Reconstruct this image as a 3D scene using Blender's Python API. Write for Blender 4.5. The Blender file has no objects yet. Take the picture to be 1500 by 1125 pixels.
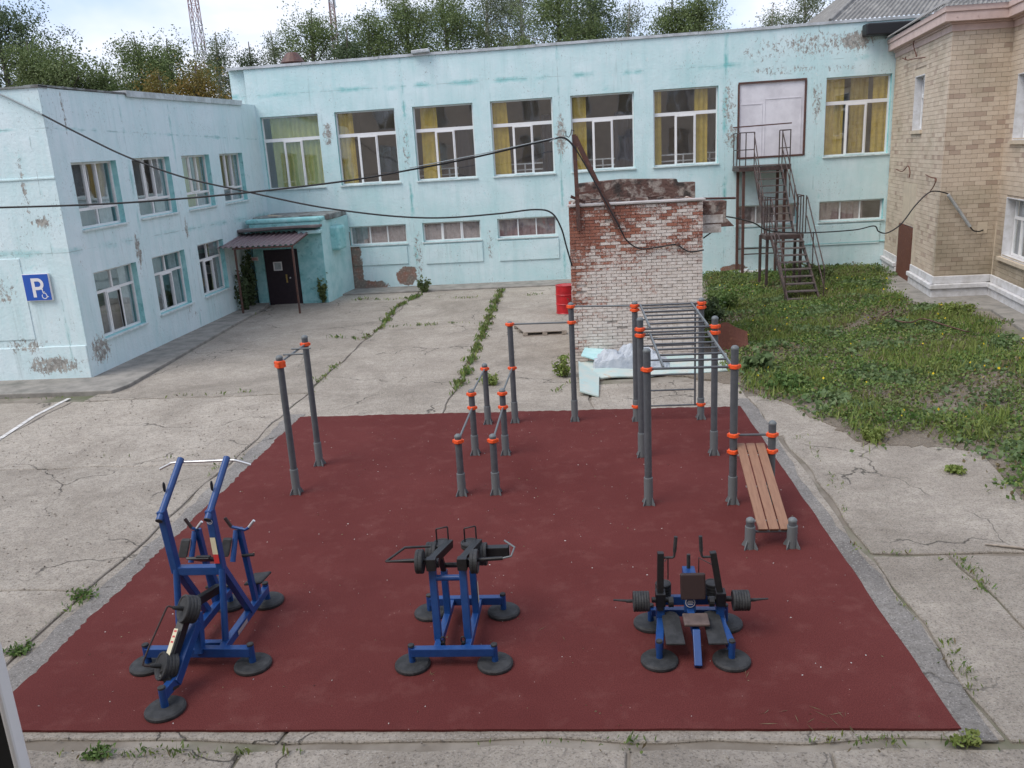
import bpy, math, random
import numpy as np
from mathutils import Vector, Matrix
random.seed(7); rng = np.random.default_rng(7)
R = math.radians
S = bpy.context.scene
col = S.collection

# ------------------------------------------------------------------ camera
FPX, PIT, ROL, YAW, CAMH = 1218.326, R(15.08448), R(-3.20575), R(-4.64807), 5.0
fw = Vector((math.sin(YAW)*math.cos(PIT), math.cos(YAW)*math.cos(PIT), -math.sin(PIT)))
r0 = Vector((math.cos(YAW), -math.sin(YAW), 0)); u0 = r0.cross(fw)
cr = math.cos(ROL)*r0 + math.sin(ROL)*u0
cu = -math.sin(ROL)*r0 + math.cos(ROL)*u0
cd = bpy.data.cameras.new('camera'); cam = bpy.data.objects.new('camera', cd); col.objects.link(cam)
cam.matrix_world = Matrix(((cr.x, cu.x, -fw.x, 0), (cr.y, cu.y, -fw.y, 0), (cr.z, cu.z, -fw.z, CAMH), (0, 0, 0, 1)))
cd.sensor_width = 36.0; cd.lens = FPX/1500*36.0; cd.clip_start = 0.05; cd.clip_end = 4000
S.camera = cam

# ------------------------------------------------------------------ world, sun, exposure
SUN_EL, SUN_AZ = R(54), R(-127)          # azimuth measured from +Y towards +X: the veiled sun stands behind the viewer, a little left
w = bpy.data.worlds.new('World'); S.world = w; w.use_nodes = True
nt = w.node_tree; nt.nodes.clear(); N = nt.nodes.new; L = nt.links.new
out = N('ShaderNodeOutputWorld'); bg = N('ShaderNodeBackground'); sky = N('ShaderNodeTexSky')
sky.sky_type = 'NISHITA'; sky.sun_disc = False; sky.sun_elevation = SUN_EL; sky.sun_rotation = SUN_AZ
sky.air_density = 1.0; sky.dust_density = 1.0; sky.ozone_density = 1.2
tc = N('ShaderNodeTexCoord'); mp = N('ShaderNodeMapping'); mp.inputs['Scale'].default_value = (1.0, 1.0, 3.6)
mp.inputs['Rotation'].default_value = (0, R(5), 0)
nz = N('ShaderNodeTexNoise'); nz.inputs['Scale'].default_value = 2.3; nz.inputs['Detail'].default_value = 5; nz.inputs['Roughness'].default_value = 0.5
nz.inputs['Distortion'].default_value = 0.5
rp = N('ShaderNodeValToRGB'); rp.color_ramp.elements[0].position = 0.43; rp.color_ramp.elements[1].position = 0.57
rp.color_ramp.elements[0].color = (0.22, 0.22, 0.22, 1); rp.color_ramp.elements[1].color = (0.93, 0.93, 0.93, 1)
mx = N('ShaderNodeMix'); mx.data_type = 'RGBA'; mx.inputs[7].default_value = (4.4, 4.6, 5.2, 1)
L(tc.outputs['Generated'], mp.inputs['Vector']); L(mp.outputs[0], nz.inputs['Vector']); L(nz.outputs['Fac'], rp.inputs[0])
L(rp.outputs[0], mx.inputs[0]); tn = N('ShaderNodeMix'); tn.data_type = 'RGBA'; tn.inputs[0].default_value = .55; tn.inputs[7].default_value = (2.3, 2.9, 4.6, 1); L(sky.outputs[0], tn.inputs[6]); L(tn.outputs[2], mx.inputs[6]); L(mx.outputs[2], bg.inputs[0]); L(bg.outputs[0], out.inputs[0])
bg.inputs['Strength'].default_value = 0.102
sd = bpy.data.lights.new('sun', 'SUN'); sd.energy = 1.1; sd.angle = R(38); sd.color = (1.0, 0.95, 0.88)
sun = bpy.data.objects.new('sun', sd); col.objects.link(sun)
sv = Vector((math.sin(SUN_AZ)*math.cos(SUN_EL), math.cos(SUN_AZ)*math.cos(SUN_EL), math.sin(SUN_EL)))
sun.rotation_euler = sv.to_track_quat('Z', 'Y').to_euler(); sun.location = (-20, -10, 30)
S.render.engine = 'CYCLES'
S.view_settings.view_transform = 'Standard'; S.view_settings.look = 'None'
S.view_settings.gamma = 1; S.view_settings.exposure = 1.2; S.view_settings.use_curve_mapping = False

# ------------------------------------------------------------------ measuring helpers (rays of the surveyed camera -> metres)
def ray(x, y): return (x-750)/FPX*cr - (y-562.5)/FPX*cu + fw
def G(x, y, z=0.0):
    d = ray(x, y); return Vector((0, 0, CAMH)) + d*((z-CAMH)/d.z)
def atY(x, y, Y):
    d = ray(x, y); return Vector((0, 0, CAMH)) + d*(Y/d.y)
def atX(x, y, X):
    d = ray(x, y); return Vector((0, 0, CAMH)) + d*(X/d.x)

# ------------------------------------------------------------------ mesh builder
class MB:
    def __init__(s): s.v = []; s.f = []; s.sm = []; s.mi = []; s.m = 0; s.rn = []; s.r = 0.0
    def add(s, vs, fs, smooth=False):
        o = len(s.v); s.v += [tuple(p) for p in vs]
        for f in fs: s.f.append(tuple(o+i for i in f)); s.sm.append(smooth); s.mi.append(s.m); s.rn.append(s.r)
        return s
    def box(s, a, b):
        x0, y0, z0 = [min(p, q) for p, q in zip(a, b)]; x1, y1, z1 = [max(p, q) for p, q in zip(a, b)]
        return s.add([(x0,y0,z0),(x1,y0,z0),(x1,y1,z0),(x0,y1,z0),(x0,y0,z1),(x1,y0,z1),(x1,y1,z1),(x0,y1,z1)],
              [(0,3,2,1),(4,5,6,7),(0,1,5,4),(1,2,6,5),(2,3,7,6),(3,0,4,7)])
    def obox(s, c, ax, ay, az):      # centre and three half-axis vectors
        c, ax, ay, az = map(Vector, (c, ax, ay, az)); vs = []
        for k in (-1, 1):
            for i, j in ((-1,-1),(1,-1),(1,1),(-1,1)): vs.append(c+ax*i+ay*j+az*k)
        return s.add(vs, [(0,3,2,1),(4,5,6,7),(0,1,5,4),(1,2,6,5),(2,3,7,6),(3,0,4,7)])
    def bar(s, p, q, w, h, up=(0,0,1)):   # rectangular bar, w across, h along up
        p, q, up = Vector(p), Vector(q), Vector(up); d = (q-p)
        sd_ = d.cross(up)
        if sd_.length < 1e-6: sd_ = d.cross(Vector((0,1,0)))
        sd_.normalize(); u = sd_.cross(d).normalized()
        return s.obox((p+q)/2, sd_*w/2, d/2, u*h/2)
    def tube(s, path, r, n=10, caps=True, close=False):
        P = [Vector(p) for p in path]; k = len(P); rs = r if isinstance(r, (list, tuple)) else [r]*k
        vs = []; prev = None
        for i, p in enumerate(P):
            if close: t = P[(i+1) % k]-P[i-1]
            else: t = (P[min(i+1, k-1)]-P[max(i-1, 0)])
            t.normalize()
            if prev is None:
                a = Vector((0,0,1)) if abs(t.z) < .9 else Vector((1,0,0)); x = t.cross(a).normalized()
            else: x = (prev - t*prev.dot(t)).normalized()
            prev = x; y = t.cross(x)
            for j in range(n):
                an = 2*math.pi*j/n; vs.append(p+(x*math.cos(an)+y*math.sin(an))*rs[i])
        fs = []
        for i in range(k if close else k-1):
            for j in range(n):
                a = i*n+j; b = i*n+(j+1) % n; c = ((i+1) % k)*n; fs.append((a, b, c+(j+1) % n, c+j))
        s.add(vs, fs, True)
        if caps and not close:
            s.add(vs[:n], [tuple(range(n))[::-1]]); s.add(vs[-n:], [tuple(range(n))])
        return s
    def lathe(s, c, prof, ax=(0,0,1), n=20):   # prof: (r, h) along axis from c
        c, ax = Vector(c), Vector(ax).normalized(); a = Vector((0,0,1)) if abs(ax.z) < .9 else Vector((1,0,0))
        x = ax.cross(a).normalized(); y = ax.cross(x); vs = []
        for r_, h in prof:
            for j in range(n):
                an = 2*math.pi*j/n; vs.append(c+ax*h+(x*math.cos(an)+y*math.sin(an))*r_)
        fs = []
        for i in range(len(prof)-1):
            for j in range(n): fs.append((i*n+j, i*n+(j+1) % n, (i+1)*n+(j+1) % n, (i+1)*n+j))
        fs.append(tuple(range(n))[::-1]); fs.append(tuple((len(prof)-1)*n+j for j in range(n)))
        return s.add(vs, fs, False)
    def prism(s, poly, z0, z1):
        n = len(poly); vs = [(p[0], p[1], z0) for p in poly]+[(p[0], p[1], z1) for p in poly]
        return s.add(vs, [tuple(range(n))[::-1], tuple(range(n, 2*n))]+[(i, (i+1) % n, n+(i+1) % n, n+i) for i in range(n)])
    def quad(s, a, b, c, d): return s.add([a, b, c, d], [(0,1,2,3)])
    def build(s, name, mats, parent=None, warp=None, bevel=0, seg=2, attr=False, base=None):
        me = bpy.data.meshes.new(name)
        vs = [tuple(warp(*p)) for p in s.v] if warp else s.v
        off = Vector((0,0,0)) if parent is None else parent['_base'].to_list() if hasattr(parent['_base'], 'to_list') else parent['_base']
        off = Vector(off)
        if parent is None and base is not None: off = Vector(base)
        vs = [(p[0]-off.x, p[1]-off.y, p[2]-off.z) for p in vs]
        me.from_pydata(vs, [], s.f)
        if not isinstance(mats, (list, tuple)): mats = [mats]
        for m in mats: me.materials.append(m)
        me.polygons.foreach_set('use_smooth', s.sm); me.polygons.foreach_set('material_index', s.mi)
        if attr:
            a = me.attributes.new('rnd', 'FLOAT', 'FACE'); a.data.foreach_set('value', s.rn)
        me.update()
        o = bpy.data.objects.new(name, me); col.objects.link(o)
        o['_base'] = off
        if parent is not None:
            o.parent = parent
        else: o.location = off
        if bevel:
            b = o.modifiers.new('bevel', 'BEVEL'); b.width = bevel; b.segments = seg; b.limit_method = 'ANGLE'; b.angle_limit = R(50)
            b.harden_normals = False
        return o

def sub_base(o, parent): pass
def tag(o, label, cat, group=None, kind=None):
    if label: o['label'] = label
    if cat: o['category'] = cat
    if group: o['group'] = group
    if kind: o['kind'] = kind
    return o
def thing(name, loc, label, cat, group=None, kind=None):
    o = bpy.data.objects.new(name, None); col.objects.link(o); o.location = loc; o['_base'] = Vector(loc); o.empty_display_size = .2
    return tag(o, label, cat, group, kind)
def struct(o): o['kind'] = 'structure'; return o
def stuff(o): o['kind'] = 'stuff'; return o

# ------------------------------------------------------------------ materials
def mat(name, c=(.5,.5,.5), rough=.6, metal=0.0, c2=None, scale=6, det=6, lo=.4, hi=.65, bump=0.0, bscale=40, spec=.5, dist=.0, c3=None, s3=2, lo3=.55, hi3=.7, objrand=0, attrrand=0, stretch=None, bdist=.02):
    m = bpy.data.materials.new(name); m.use_nodes = True; t = m.node_tree; n = t.nodes; l = t.links
    b = n['Principled BSDF']; b.inputs['Base Color'].default_value = (*c, 1); b.inputs['Roughness'].default_value = rough
    b.inputs['Metallic'].default_value = metal; b.inputs['Specular IOR Level'].default_value = spec
    g = n.new('ShaderNodeNewGeometry'); vec = g.outputs['Position']
    if stretch:
        q = n.new('ShaderNodeMapping'); q.inputs['Scale'].default_value = stretch; l.new(vec, q.inputs['Vector']); vec = q.outputs[0]
    cur = None
    def ramp(src, a, z):
        r = n.new('ShaderNodeMapRange'); r.inputs[1].default_value = a; r.inputs[2].default_value = z; l.new(src, r.inputs[0]); return r.outputs[0]
    def mixc(f, A, B):
        x = n.new('ShaderNodeMix'); x.data_type = 'RGBA'
        if isinstance(f, float): x.inputs[0].default_value = f
        else: l.new(f, x.inputs[0])
        for i, V in ((6, A), (7, B)):
            if isinstance(V, tuple): x.inputs[i].default_value = (*V, 1)
            else: l.new(V, x.inputs[i])
        return x.outputs[2]
    def noise(sc, d=6, rg=.6):
        x = n.new('ShaderNodeTexNoise'); x.inputs['Scale'].default_value = sc; x.inputs['Detail'].default_value = d; x.inputs['Roughness'].default_value = rg
        l.new(vec, x.inputs['Vector']); return x.outputs['Fac']
    cur = c
    if c2: cur = mixc(ramp(noise(scale, det), lo, hi), cur, c2)
    if c3: cur = mixc(ramp(noise(s3, 5), lo3, hi3), cur, c3)
    if objrand or attrrand:
        if objrand: oi = n.new('ShaderNodeObjectInfo').outputs['Random']; k = objrand
        else:
            at = n.new('ShaderNodeAttribute'); at.attribute_name = 'rnd'; oi = at.outputs['Fac']; k = attrrand
        h = n.new('ShaderNodeHueSaturation'); mr = n.new('ShaderNodeMapRange'); mr.inputs[3].default_value = 1-k; mr.inputs[4].default_value = 1+k
        l.new(oi, mr.inputs[0]); l.new(mr.outputs[0], h.inputs['Value'])
        if isinstance(cur, tuple): h.inputs['Color'].default_value = (*cur, 1)
        else: l.new(cur, h.inputs['Color'])
        cur = h.outputs[0]
    if not isinstance(cur, tuple): l.new(cur, b.inputs['Base Color'])
    if bump:
        bp = n.new('ShaderNodeBump'); bp.inputs['Strength'].default_value = bump; bp.inputs['Distance'].default_value = bdist
        l.new(noise(bscale, 8, .65), bp.inputs['Height']); l.new(bp.outputs[0], b.inputs['Normal'])
    m['_mix'] = 1
    return m

M = {}
M['dirt'] = mat('dirt', (.17,.145,.115), .95, c2=(.28,.25,.21), scale=1.5, bump=.6, bscale=12, c3=(.07,.09,.035), s3=.35, lo3=.52, hi3=.68)
M['farland'] = mat('far_land', (.07,.10,.035), .95, c2=(.13,.13,.07), scale=.2, bump=.3)
M['white_pvc'] = mat('white_plastic', (.78,.77,.76), .35, c2=(.62,.61,.59), scale=3, lo=.55, hi=.8)
M['sill'] = mat('painted_sill', (.66,.74,.74), .6, c2=(.48,.55,.54), scale=5)
M['flash'] = mat('zinc_flashing', (.55,.57,.58), .42, .35, c2=(.36,.37,.37), scale=2.5)
M['darkedge'] = mat('old_bitumen_edge', (.12,.115,.11), .9, c2=(.3,.33,.32), scale=3, bump=.5)
M['teal_deep'] = mat('deep_teal_plaster', (.24,.54,.54), .85, c2=(.38,.66,.66), scale=3, bump=.3, bscale=25, c3=(.16,.38,.38), s3=5)
M['teal_pale'] = mat('pale_cyan_plaster', (.50,.72,.72), .85, c2=(.36,.62,.62), scale=2, bump=.35, bscale=18, c3=(.36,.38,.36), s3=7, lo3=.66, hi3=.7)
M['room'] = mat('room_wall', (.46,.34,.29), .9, c2=(.34,.26,.23), scale=.8)
M['room_blue'] = mat('room_wall_blue', (.05,.07,.16), .9, c2=(.03,.04,.09), scale=.8)
M['room_grey'] = mat('room_wall_grey', (.30,.34,.34), .9, c2=(.20,.22,.22), scale=.9)
M['cur_y'] = mat('yellow_curtain', (.58,.42,.07), .9, c2=(.47,.33,.05), scale=5)
M['cur_yg'] = mat('lime_curtain', (.47,.48,.15), .9, c2=(.40,.41,.12), scale=5)
M['refl_b'] = mat('blue_reflection', (.02,.024,.045), .9, c2=(.014,.017,.032), scale=5)  # dark blue reflection in the tall panes, put into a sheet's colour
M['cur_p'] = mat('mauve_curtain', (.48,.38,.37), .9, c2=(.36,.28,.27), scale=8)
M['refl_t'] = mat('slate_reflection', (.19,.23,.24), .9, c2=(.13,.16,.17), scale=2)  # slate reflection of the wing glass, painted as a sheet colour
M['cur_g'] = mat('grey_net_curtain', (.42,.47,.48), .9, c2=(.32,.36,.37), scale=6)
M['door_white'] = mat('white_painted_boards', (.72,.70,.73), .5, c2=(.60,.58,.61), scale=2)
M['brownpaint'] = mat('red_brown_paint', (.11,.045,.032), .55, c2=(.07,.04,.035), scale=9, c3=(.20,.13,.10), s3=25, lo3=.6, hi3=.7)
M['stairmetal'] = mat('worn_brown_steel', (.062,.038,.032), .6, c2=(.042,.030,.028), scale=6, c3=(.13,.08,.065), s3=9, lo3=.55, hi3=.7)
M['steptop'] = mat('worn_steel_treads', (.125,.10,.092), .7, c2=(.07,.056,.05), scale=9)
M['rust'] = mat('rusty_sheet', (.13,.042,.024), .75, c2=(.12,.04,.022), scale=3, c3=(.20,.075,.04), s3=9, bump=.3)
M['door_dark'] = mat('dark_plum_steel', (.018,.009,.014), .55, c2=(.026,.014,.02), scale=8)
M['brass'] = mat('brass', (.55,.38,.14), .35, .9)
M['black'] = mat('black_steel', (.006,.006,.007), .45, c2=(.011,.011,.012), scale=30)
M['rubber'] = mat('black_rubber', (.016,.017,.018), .7, c2=(.036,.037,.039), scale=10, bump=.15, bscale=60)
M['blue'] = mat('blue_powder_coat', (.009,.048,.180), .34, c2=(.012,.058,.205), scale=14)
M['steelgrip'] = mat('bright_steel', (.62,.62,.62), .3, .6)
M['browngrip'] = mat('brown_rubber_grip', (.028,.014,.013), .6)
M['pole'] = mat('grey_powder_coat', (.075,.083,.092), .48, c2=(.095,.103,.112), scale=12)
M['pole_cap'] = mat('grey_cap', (.13,.145,.15), .5)
M['orange'] = mat('orange_clamp', (.80,.10,.022), .45)
M['wood'] = mat('brown_plank', (.27,.145,.088), .6, c2=(.225,.115,.07), scale=5, stretch=(6,1,1), bump=.1, bscale=30)
M['red'] = mat('red_drum_paint', (.50,.012,.018), .38, c2=(.36,.012,.018), scale=5)
M['palletwood'] = mat('weathered_wood', (.36,.31,.26), .9, c2=(.24,.21,.18), scale=10, stretch=(1,6,1), bump=.3)
M['foil'] = mat('pale_plastic_sheet', (.34,.38,.43), .35, c2=(.48,.51,.54), scale=2.5, bump=.7, bscale=7, bdist=.06)
M['board'] = mat('pale_green_board', (.40,.52,.50), .7, c2=(.50,.52,.47), scale=3, c3=(.45,.40,.32), s3=6, lo3=.62, hi3=.7, bump=.3)
M['cable'] = mat('black_cable', (.012,.012,.013), .6)
M['greycable'] = mat('grey_cable', (.30,.34,.35), .7)
M['pinkcornice'] = mat('pink_plaster', (.60,.46,.41), .85, c2=(.52,.39,.345), scale=3, bump=.2, c3=(.36,.25,.22), s3=9, lo3=.6, hi3=.75)
M['whitewash'] = mat('whitewashed_plinth', (.66,.655,.665), .9, c2=(.52,.51,.50), scale=4, bump=.4, bscale=14, c3=(.33,.32,.30), s3=11, lo3=.66, hi3=.75)
M['cream'] = mat('cream_render', (.58,.49,.37), .9, c2=(.50,.42,.32), scale=4, bump=.2)
M['mortar'] = mat('tan_mortar', (.42,.34,.26), .95, c2=(.32,.26,.20), scale=6)
M['slate'] = mat('grey_corrugated_roof', (.24,.235,.22), .85, c2=(.17,.165,.16), scale=3, c3=(.31,.30,.28), s3=1.3, bump=.15)
M['roofdark'] = mat('weathered_roof', (.13,.11,.11), .85, c2=(.2,.17,.165), scale=5)
M['canopy'] = mat('brown_corrugated_metal', (.17,.12,.13), .45, c2=(.22,.165,.17), scale=5)
M['signblue'] = mat('sign_blue', (.018,.09,.42), .35)
M['signwhite'] = mat('sign_white', (.74,.72,.72), .4)
M['paper'] = mat('sticker_paper', (.66,.60,.42), .5)
M['stickerred'] = mat('sticker_red', (.55,.04,.04), .5)
M['yellow'] = mat('sticker_yellow', (.75,.65,.05), .5)
M['mortar_grey'] = mat('grey_mortar', (.36,.31,.27), .95, c2=(.60,.56,.52), scale=8, bump=.5)
M['rubble'] = mat('rubble_wall', (.13,.075,.06), .95, c2=(.34,.29,.25), scale=4, lo=.5, hi=.62, c3=(.05,.04,.035), s3=2.2, lo3=.5, hi3=.6, bump=1, bscale=14, bdist=.05)
M['concrete_cap'] = mat('pale_cap_slab', (.46,.43,.41), .8, c2=(.36,.33,.31), scale=4)
M['apron'] = mat('apron_concrete', (.29,.27,.24), .95, c2=(.19,.18,.16), scale=2.5, bump=.5, bscale=30, c3=(.14,.14,.12), s3=1.2, lo3=.58, hi3=.75)
M['trunk'] = mat('tree_bark', (.11,.09,.075), .95, c2=(.19,.17,.15), scale=3)
M['birchbark'] = mat('birch_bark', (.50,.47,.44), .9, c2=(.16,.14,.13), scale=4, lo=.5, hi=.6)
M['mast'] = mat('mast_paint', (.36,.35,.37), .6, c2=(.36,.24,.23), scale=.35, lo=.45, hi=.5, stretch=(.1,.1,1))
M['whiteline'] = mat('worn_white_paint', (.66,.65,.63), .8, c2=(.40,.38,.35), scale=8)
M['gasket'] = mat('black_gasket', (.006,.006,.006), .6)
M['linoleum'] = mat('indoor_floor', (.12,.10,.08), .7)

def glass_mat():
    m = bpy.data.materials.new('window_glass'); m.use_nodes = True; t = m.node_tree; n = t.nodes; l = t.links; n.clear()
    o = n.new('ShaderNodeOutputMaterial'); mx_ = n.new('ShaderNodeMixShader'); tr = n.new('ShaderNodeBsdfTransparent'); gl = n.new('ShaderNodeBsdfGlossy')
    tr.inputs[0].default_value = (.97,.98,.97,1); gl.inputs['Roughness'].default_value = .03; gl.inputs[0].default_value = (.9,.92,.95,1)
    dt = n.new('ShaderNodeVectorMath'); dt.operation = 'DOT_PRODUCT'; ab = n.new('ShaderNodeMath'); ab.operation = 'ABSOLUTE'; iv = n.new('ShaderNodeMath'); iv.operation = 'SUBTRACT'; iv.inputs[0].default_value = 1; pw = n.new('ShaderNodeMath'); pw.operation = 'POWER'; pw.inputs[1].default_value = 5; fr = n.new('ShaderNodeMapRange'); fr.inputs[3].default_value = .27; fr.inputs[4].default_value = 1.0
    gp = n.new('ShaderNodeNewGeometry'); nz_ = n.new('ShaderNodeTexNoise'); nz_.inputs['Scale'].default_value = 1.1; nz_.inputs['Detail'].default_value = 1
    bp = n.new('ShaderNodeBump'); bp.inputs['Strength'].default_value = .12; bp.inputs['Distance'].default_value = .05
    l.new(gp.outputs['Position'], nz_.inputs['Vector']); l.new(nz_.outputs[0], bp.inputs['Height']); l.new(bp.outputs[0], gl.inputs['Normal']); l.new(gp.outputs['Normal'], dt.inputs[0]); l.new(gp.outputs['Incoming'], dt.inputs[1]); l.new(dt.outputs['Value'], ab.inputs[0]); l.new(ab.outputs[0], iv.inputs[1]); l.new(iv.outputs[0], pw.inputs[0]); l.new(pw.outputs[0], fr.inputs[0])
    l.new(fr.outputs[0], mx_.inputs[0]); l.new(tr.outputs[0], mx_.inputs[1]); l.new(gl.outputs[0], mx_.inputs[2]); l.new(mx_.outputs[0], o.inputs[0])
    return m
M['glass'] = glass_mat()

def node_helpers(m):
    t = m.node_tree; n = t.nodes; l = t.links
    def new(k, **kw):
        x = n.new(k)
        for a, v in kw.items(): setattr(x, a, v)
        return x
    def noise(vec, sc, d=6, rg=.6, dist=0):
        x = new('ShaderNodeTexNoise'); x.inputs['Scale'].default_value = sc; x.inputs['Detail'].default_value = d; x.inputs['Roughness'].default_value = rg; x.inputs['Distortion'].default_value = dist
        l.new(vec, x.inputs['Vector']); return x.outputs['Fac']
    def rng_(src, a, b, c=0, d=1):
        x = new('ShaderNodeMapRange'); 
        for i, v in ((1,a),(2,b),(3,c),(4,d)): x.inputs[i].default_value = v
        l.new(src, x.inputs[0]); return x.outputs[0]
    def mth(op, a, b=None, clamp=False):
        x = new('ShaderNodeMath', operation=op); x.use_clamp = clamp
        for i, v in enumerate((a, b)):
            if v is None: continue
            if isinstance(v, (int, float)): x.inputs[i].default_value = v
            else: l.new(v, x.inputs[i])
        return x.outputs[0]
    def mixc(f, A, B):
        x = new('ShaderNodeMix', data_type='RGBA')
        if isinstance(f, (int, float)): x.inputs[0].default_value = f
        else: l.new(f, x.inputs[0])
        for i, V in ((6, A), (7, B)):
            if isinstance(V, tuple): x.inputs[i].default_value = (*V, 1)
            else: l.new(V, x.inputs[i])
        return x.outputs[2]
    def mapping(vec, sc):
        x = new('ShaderNodeMapping'); x.inputs['Scale'].default_value = sc; l.new(vec, x.inputs['Vector']); return x.outputs[0]
    return new, noise, rng_, mth, mixc, mapping, l, n

def patch_mask(H, pos, patches):
    new, noise, rng_, mth, mixc, mapping, l, n = H
    cur = None
    for (cx, cy, cz, rx, rz, k) in patches:
        v = new('ShaderNodeVectorMath', operation='SUBTRACT'); l.new(pos, v.inputs[0]); v.inputs[1].default_value = (cx, cy, cz)
        d = new('ShaderNodeVectorMath', operation='DIVIDE'); l.new(v.outputs[0], d.inputs[0]); d.inputs[1].default_value = (rx, rx if rx < 50 else rx, rz)
        ln = new('ShaderNodeVectorMath', operation='LENGTH'); l.new(d.outputs[0], ln.inputs[0])
        q = rng_(ln.outputs['Value'], .35, 1.15, k, 0)
        cur = q if cur is None else mth('MAXIMUM', cur, q)
    return cur

def plaster(name, base, pale, peel_patches, expose_patches, teal_lines, amount=0.0, lilac=False):
    """old painted plaster: faded top coat, older teal coat, flaked spots down to grey, soft streaks"""
    m = bpy.data.materials.new(name); m.use_nodes = True; H = node_helpers(m); new, noise, rng_, mth, mixc, mapping, l, n = H
    b = n['Principled BSDF']; b.inputs['Roughness'].default_value = .82; b.inputs['Specular IOR Level'].default_value = .25
    pos = new('ShaderNodeNewGeometry').outputs['Position']
    c = mixc(rng_(noise(pos, .55, 4), .35, .65), base, pale)
    c = mixc(rng_(noise(mapping(pos, (1.4,1.4,.16)), 2.2, 5), .48, .74, 0, .45), c, (base[0]*.72, base[1]*.86, base[2]*.86))
    c = mixc(rng_(noise(pos, 3.5, 6, .7), .38, .72, 0, .38), c, (pale[0]*.82, pale[1]*.84, pale[2]*.84))
    # older teal showing in blotches and along panel joints
    tl = noise(pos, 1.3, 7, .7, .6)
    c = mixc(rng_(tl, .64, .76, 0, .55), c, (.19,.55,.54))
    z = new('ShaderNodeSeparateXYZ'); l.new(pos, z.inputs[0])
    for (ax, val, wd, st) in teal_lines:
        dd = mth('ABSOLUTE', mth('SUBTRACT', z.outputs[ax], val)); dd = mth('ADD', dd, mth('MULTIPLY', mth('SUBTRACT', noise(pos, 2.5, 4), .5), .25))
        f = mth('MULTIPLY', rng_(dd, wd, wd*.2), rng_(noise(pos, 1.1, 4), .46, .62)); c = mixc(mth('MULTIPLY', f, st), c, (.17,.50,.49))
        hair = mth('ABSOLUTE', mth('SUBTRACT', mth('ADD', z.outputs[ax], mth('MULTIPLY', mth('SUBTRACT', noise(pos, 1.7, 3), .5), .06)), val))
        c = mixc(mth('MULTIPLY', rng_(hair, .016, .006), rng_(noise(pos, 2.2, 2), .47, .60, 0, .45)), c, (.20,.25,.24))
    # flaking: threshold lowered inside patches
    fl = noise(mapping(pos, (1,1,.6)), 9.5, 9, .80, .3)
    pm = patch_mask(H, pos, peel_patches) if peel_patches else None
    thr = mth('SUBTRACT', .705-amount, mth('MULTIPLY', pm, 1.15)) if pm is not None else None
    if thr is None: f = rng_(fl, .715-amount, .735-amount)
    else: f = mth('MULTIPLY', mth('SUBTRACT', fl, thr), 45, True)
    edge = rng_(f, .05, .5) 
    c = mixc(mth('MULTIPLY', edge, .7), c, (.60,.64,.62))
    c = mixc(f, c, mixc(rng_(noise(pos, 9, 3), .4, .6), (.24,.23,.21), (.40,.385,.35)))
    fl2 = mth('MULTIPLY', rng_(noise(mapping(pos, (1,1,.55)), 21, 6, .75), .60, .625), rng_(noise(pos, .9, 5, .7), .48, .60)); c = mixc(mth('MULTIPLY', fl2, .8), c, (.20,.20,.18))
    fl3 = mth('MULTIPLY', rng_(noise(mapping(pos, (1,1,.8)), 9, 6, .8), .60, .64), rng_(noise(pos, .6, 4, .6), .40, .55)); c = mixc(mth('MULTIPLY', fl3, .65), c, (.70,.74,.72))
    st_ = mth('MULTIPLY', rng_(noise(mapping(pos, (5,5,.35)), 1.6, 5, .6), .56, .72), rng_(noise(pos, .5, 3), .42, .6)); c = mixc(mth('MULTIPLY', st_, .30), c, (.22,.30,.28))
    hts = f
    if expose_patches:
        em = patch_mask(H, pos, expose_patches)
        e = mth('MULTIPLY', mth('SUBTRACT', mth('ADD', em, mth('MULTIPLY', mth('SUBTRACT', noise(pos, 2.6, 6, .65), .5), 1.1)), .5), 18, True)
        ec = mixc(rng_(noise(pos, 3, 5), .42, .62), (.20,.17,.14), (.28,.13,.09)); ec = mixc(rng_(noise(pos, 12, 4), .5, .7), ec, (.33,.29,.25))
        c = mixc(e, c, ec); hts = mth('MAXIMUM', f, e)
    l.new(c, b.inputs['Base Color'])
    hh = mth('ADD', mth('MULTIPLY', noise(pos, 14, 7, .6), .5), mth('MULTIPLY', noise(pos, 1.1, 3), .9)); hh = mth('SUBTRACT', hh, mth('MULTIPLY', hts, .35))
    bp = new('ShaderNodeBump'); bp.inputs['Strength'].default_value = .45; bp.inputs['Distance'].default_value = .05
    l.new(hh, bp.inputs['Height']); l.new(bp.outputs[0], b.inputs['Normal'])
    return m
FY = 34.75
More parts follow.
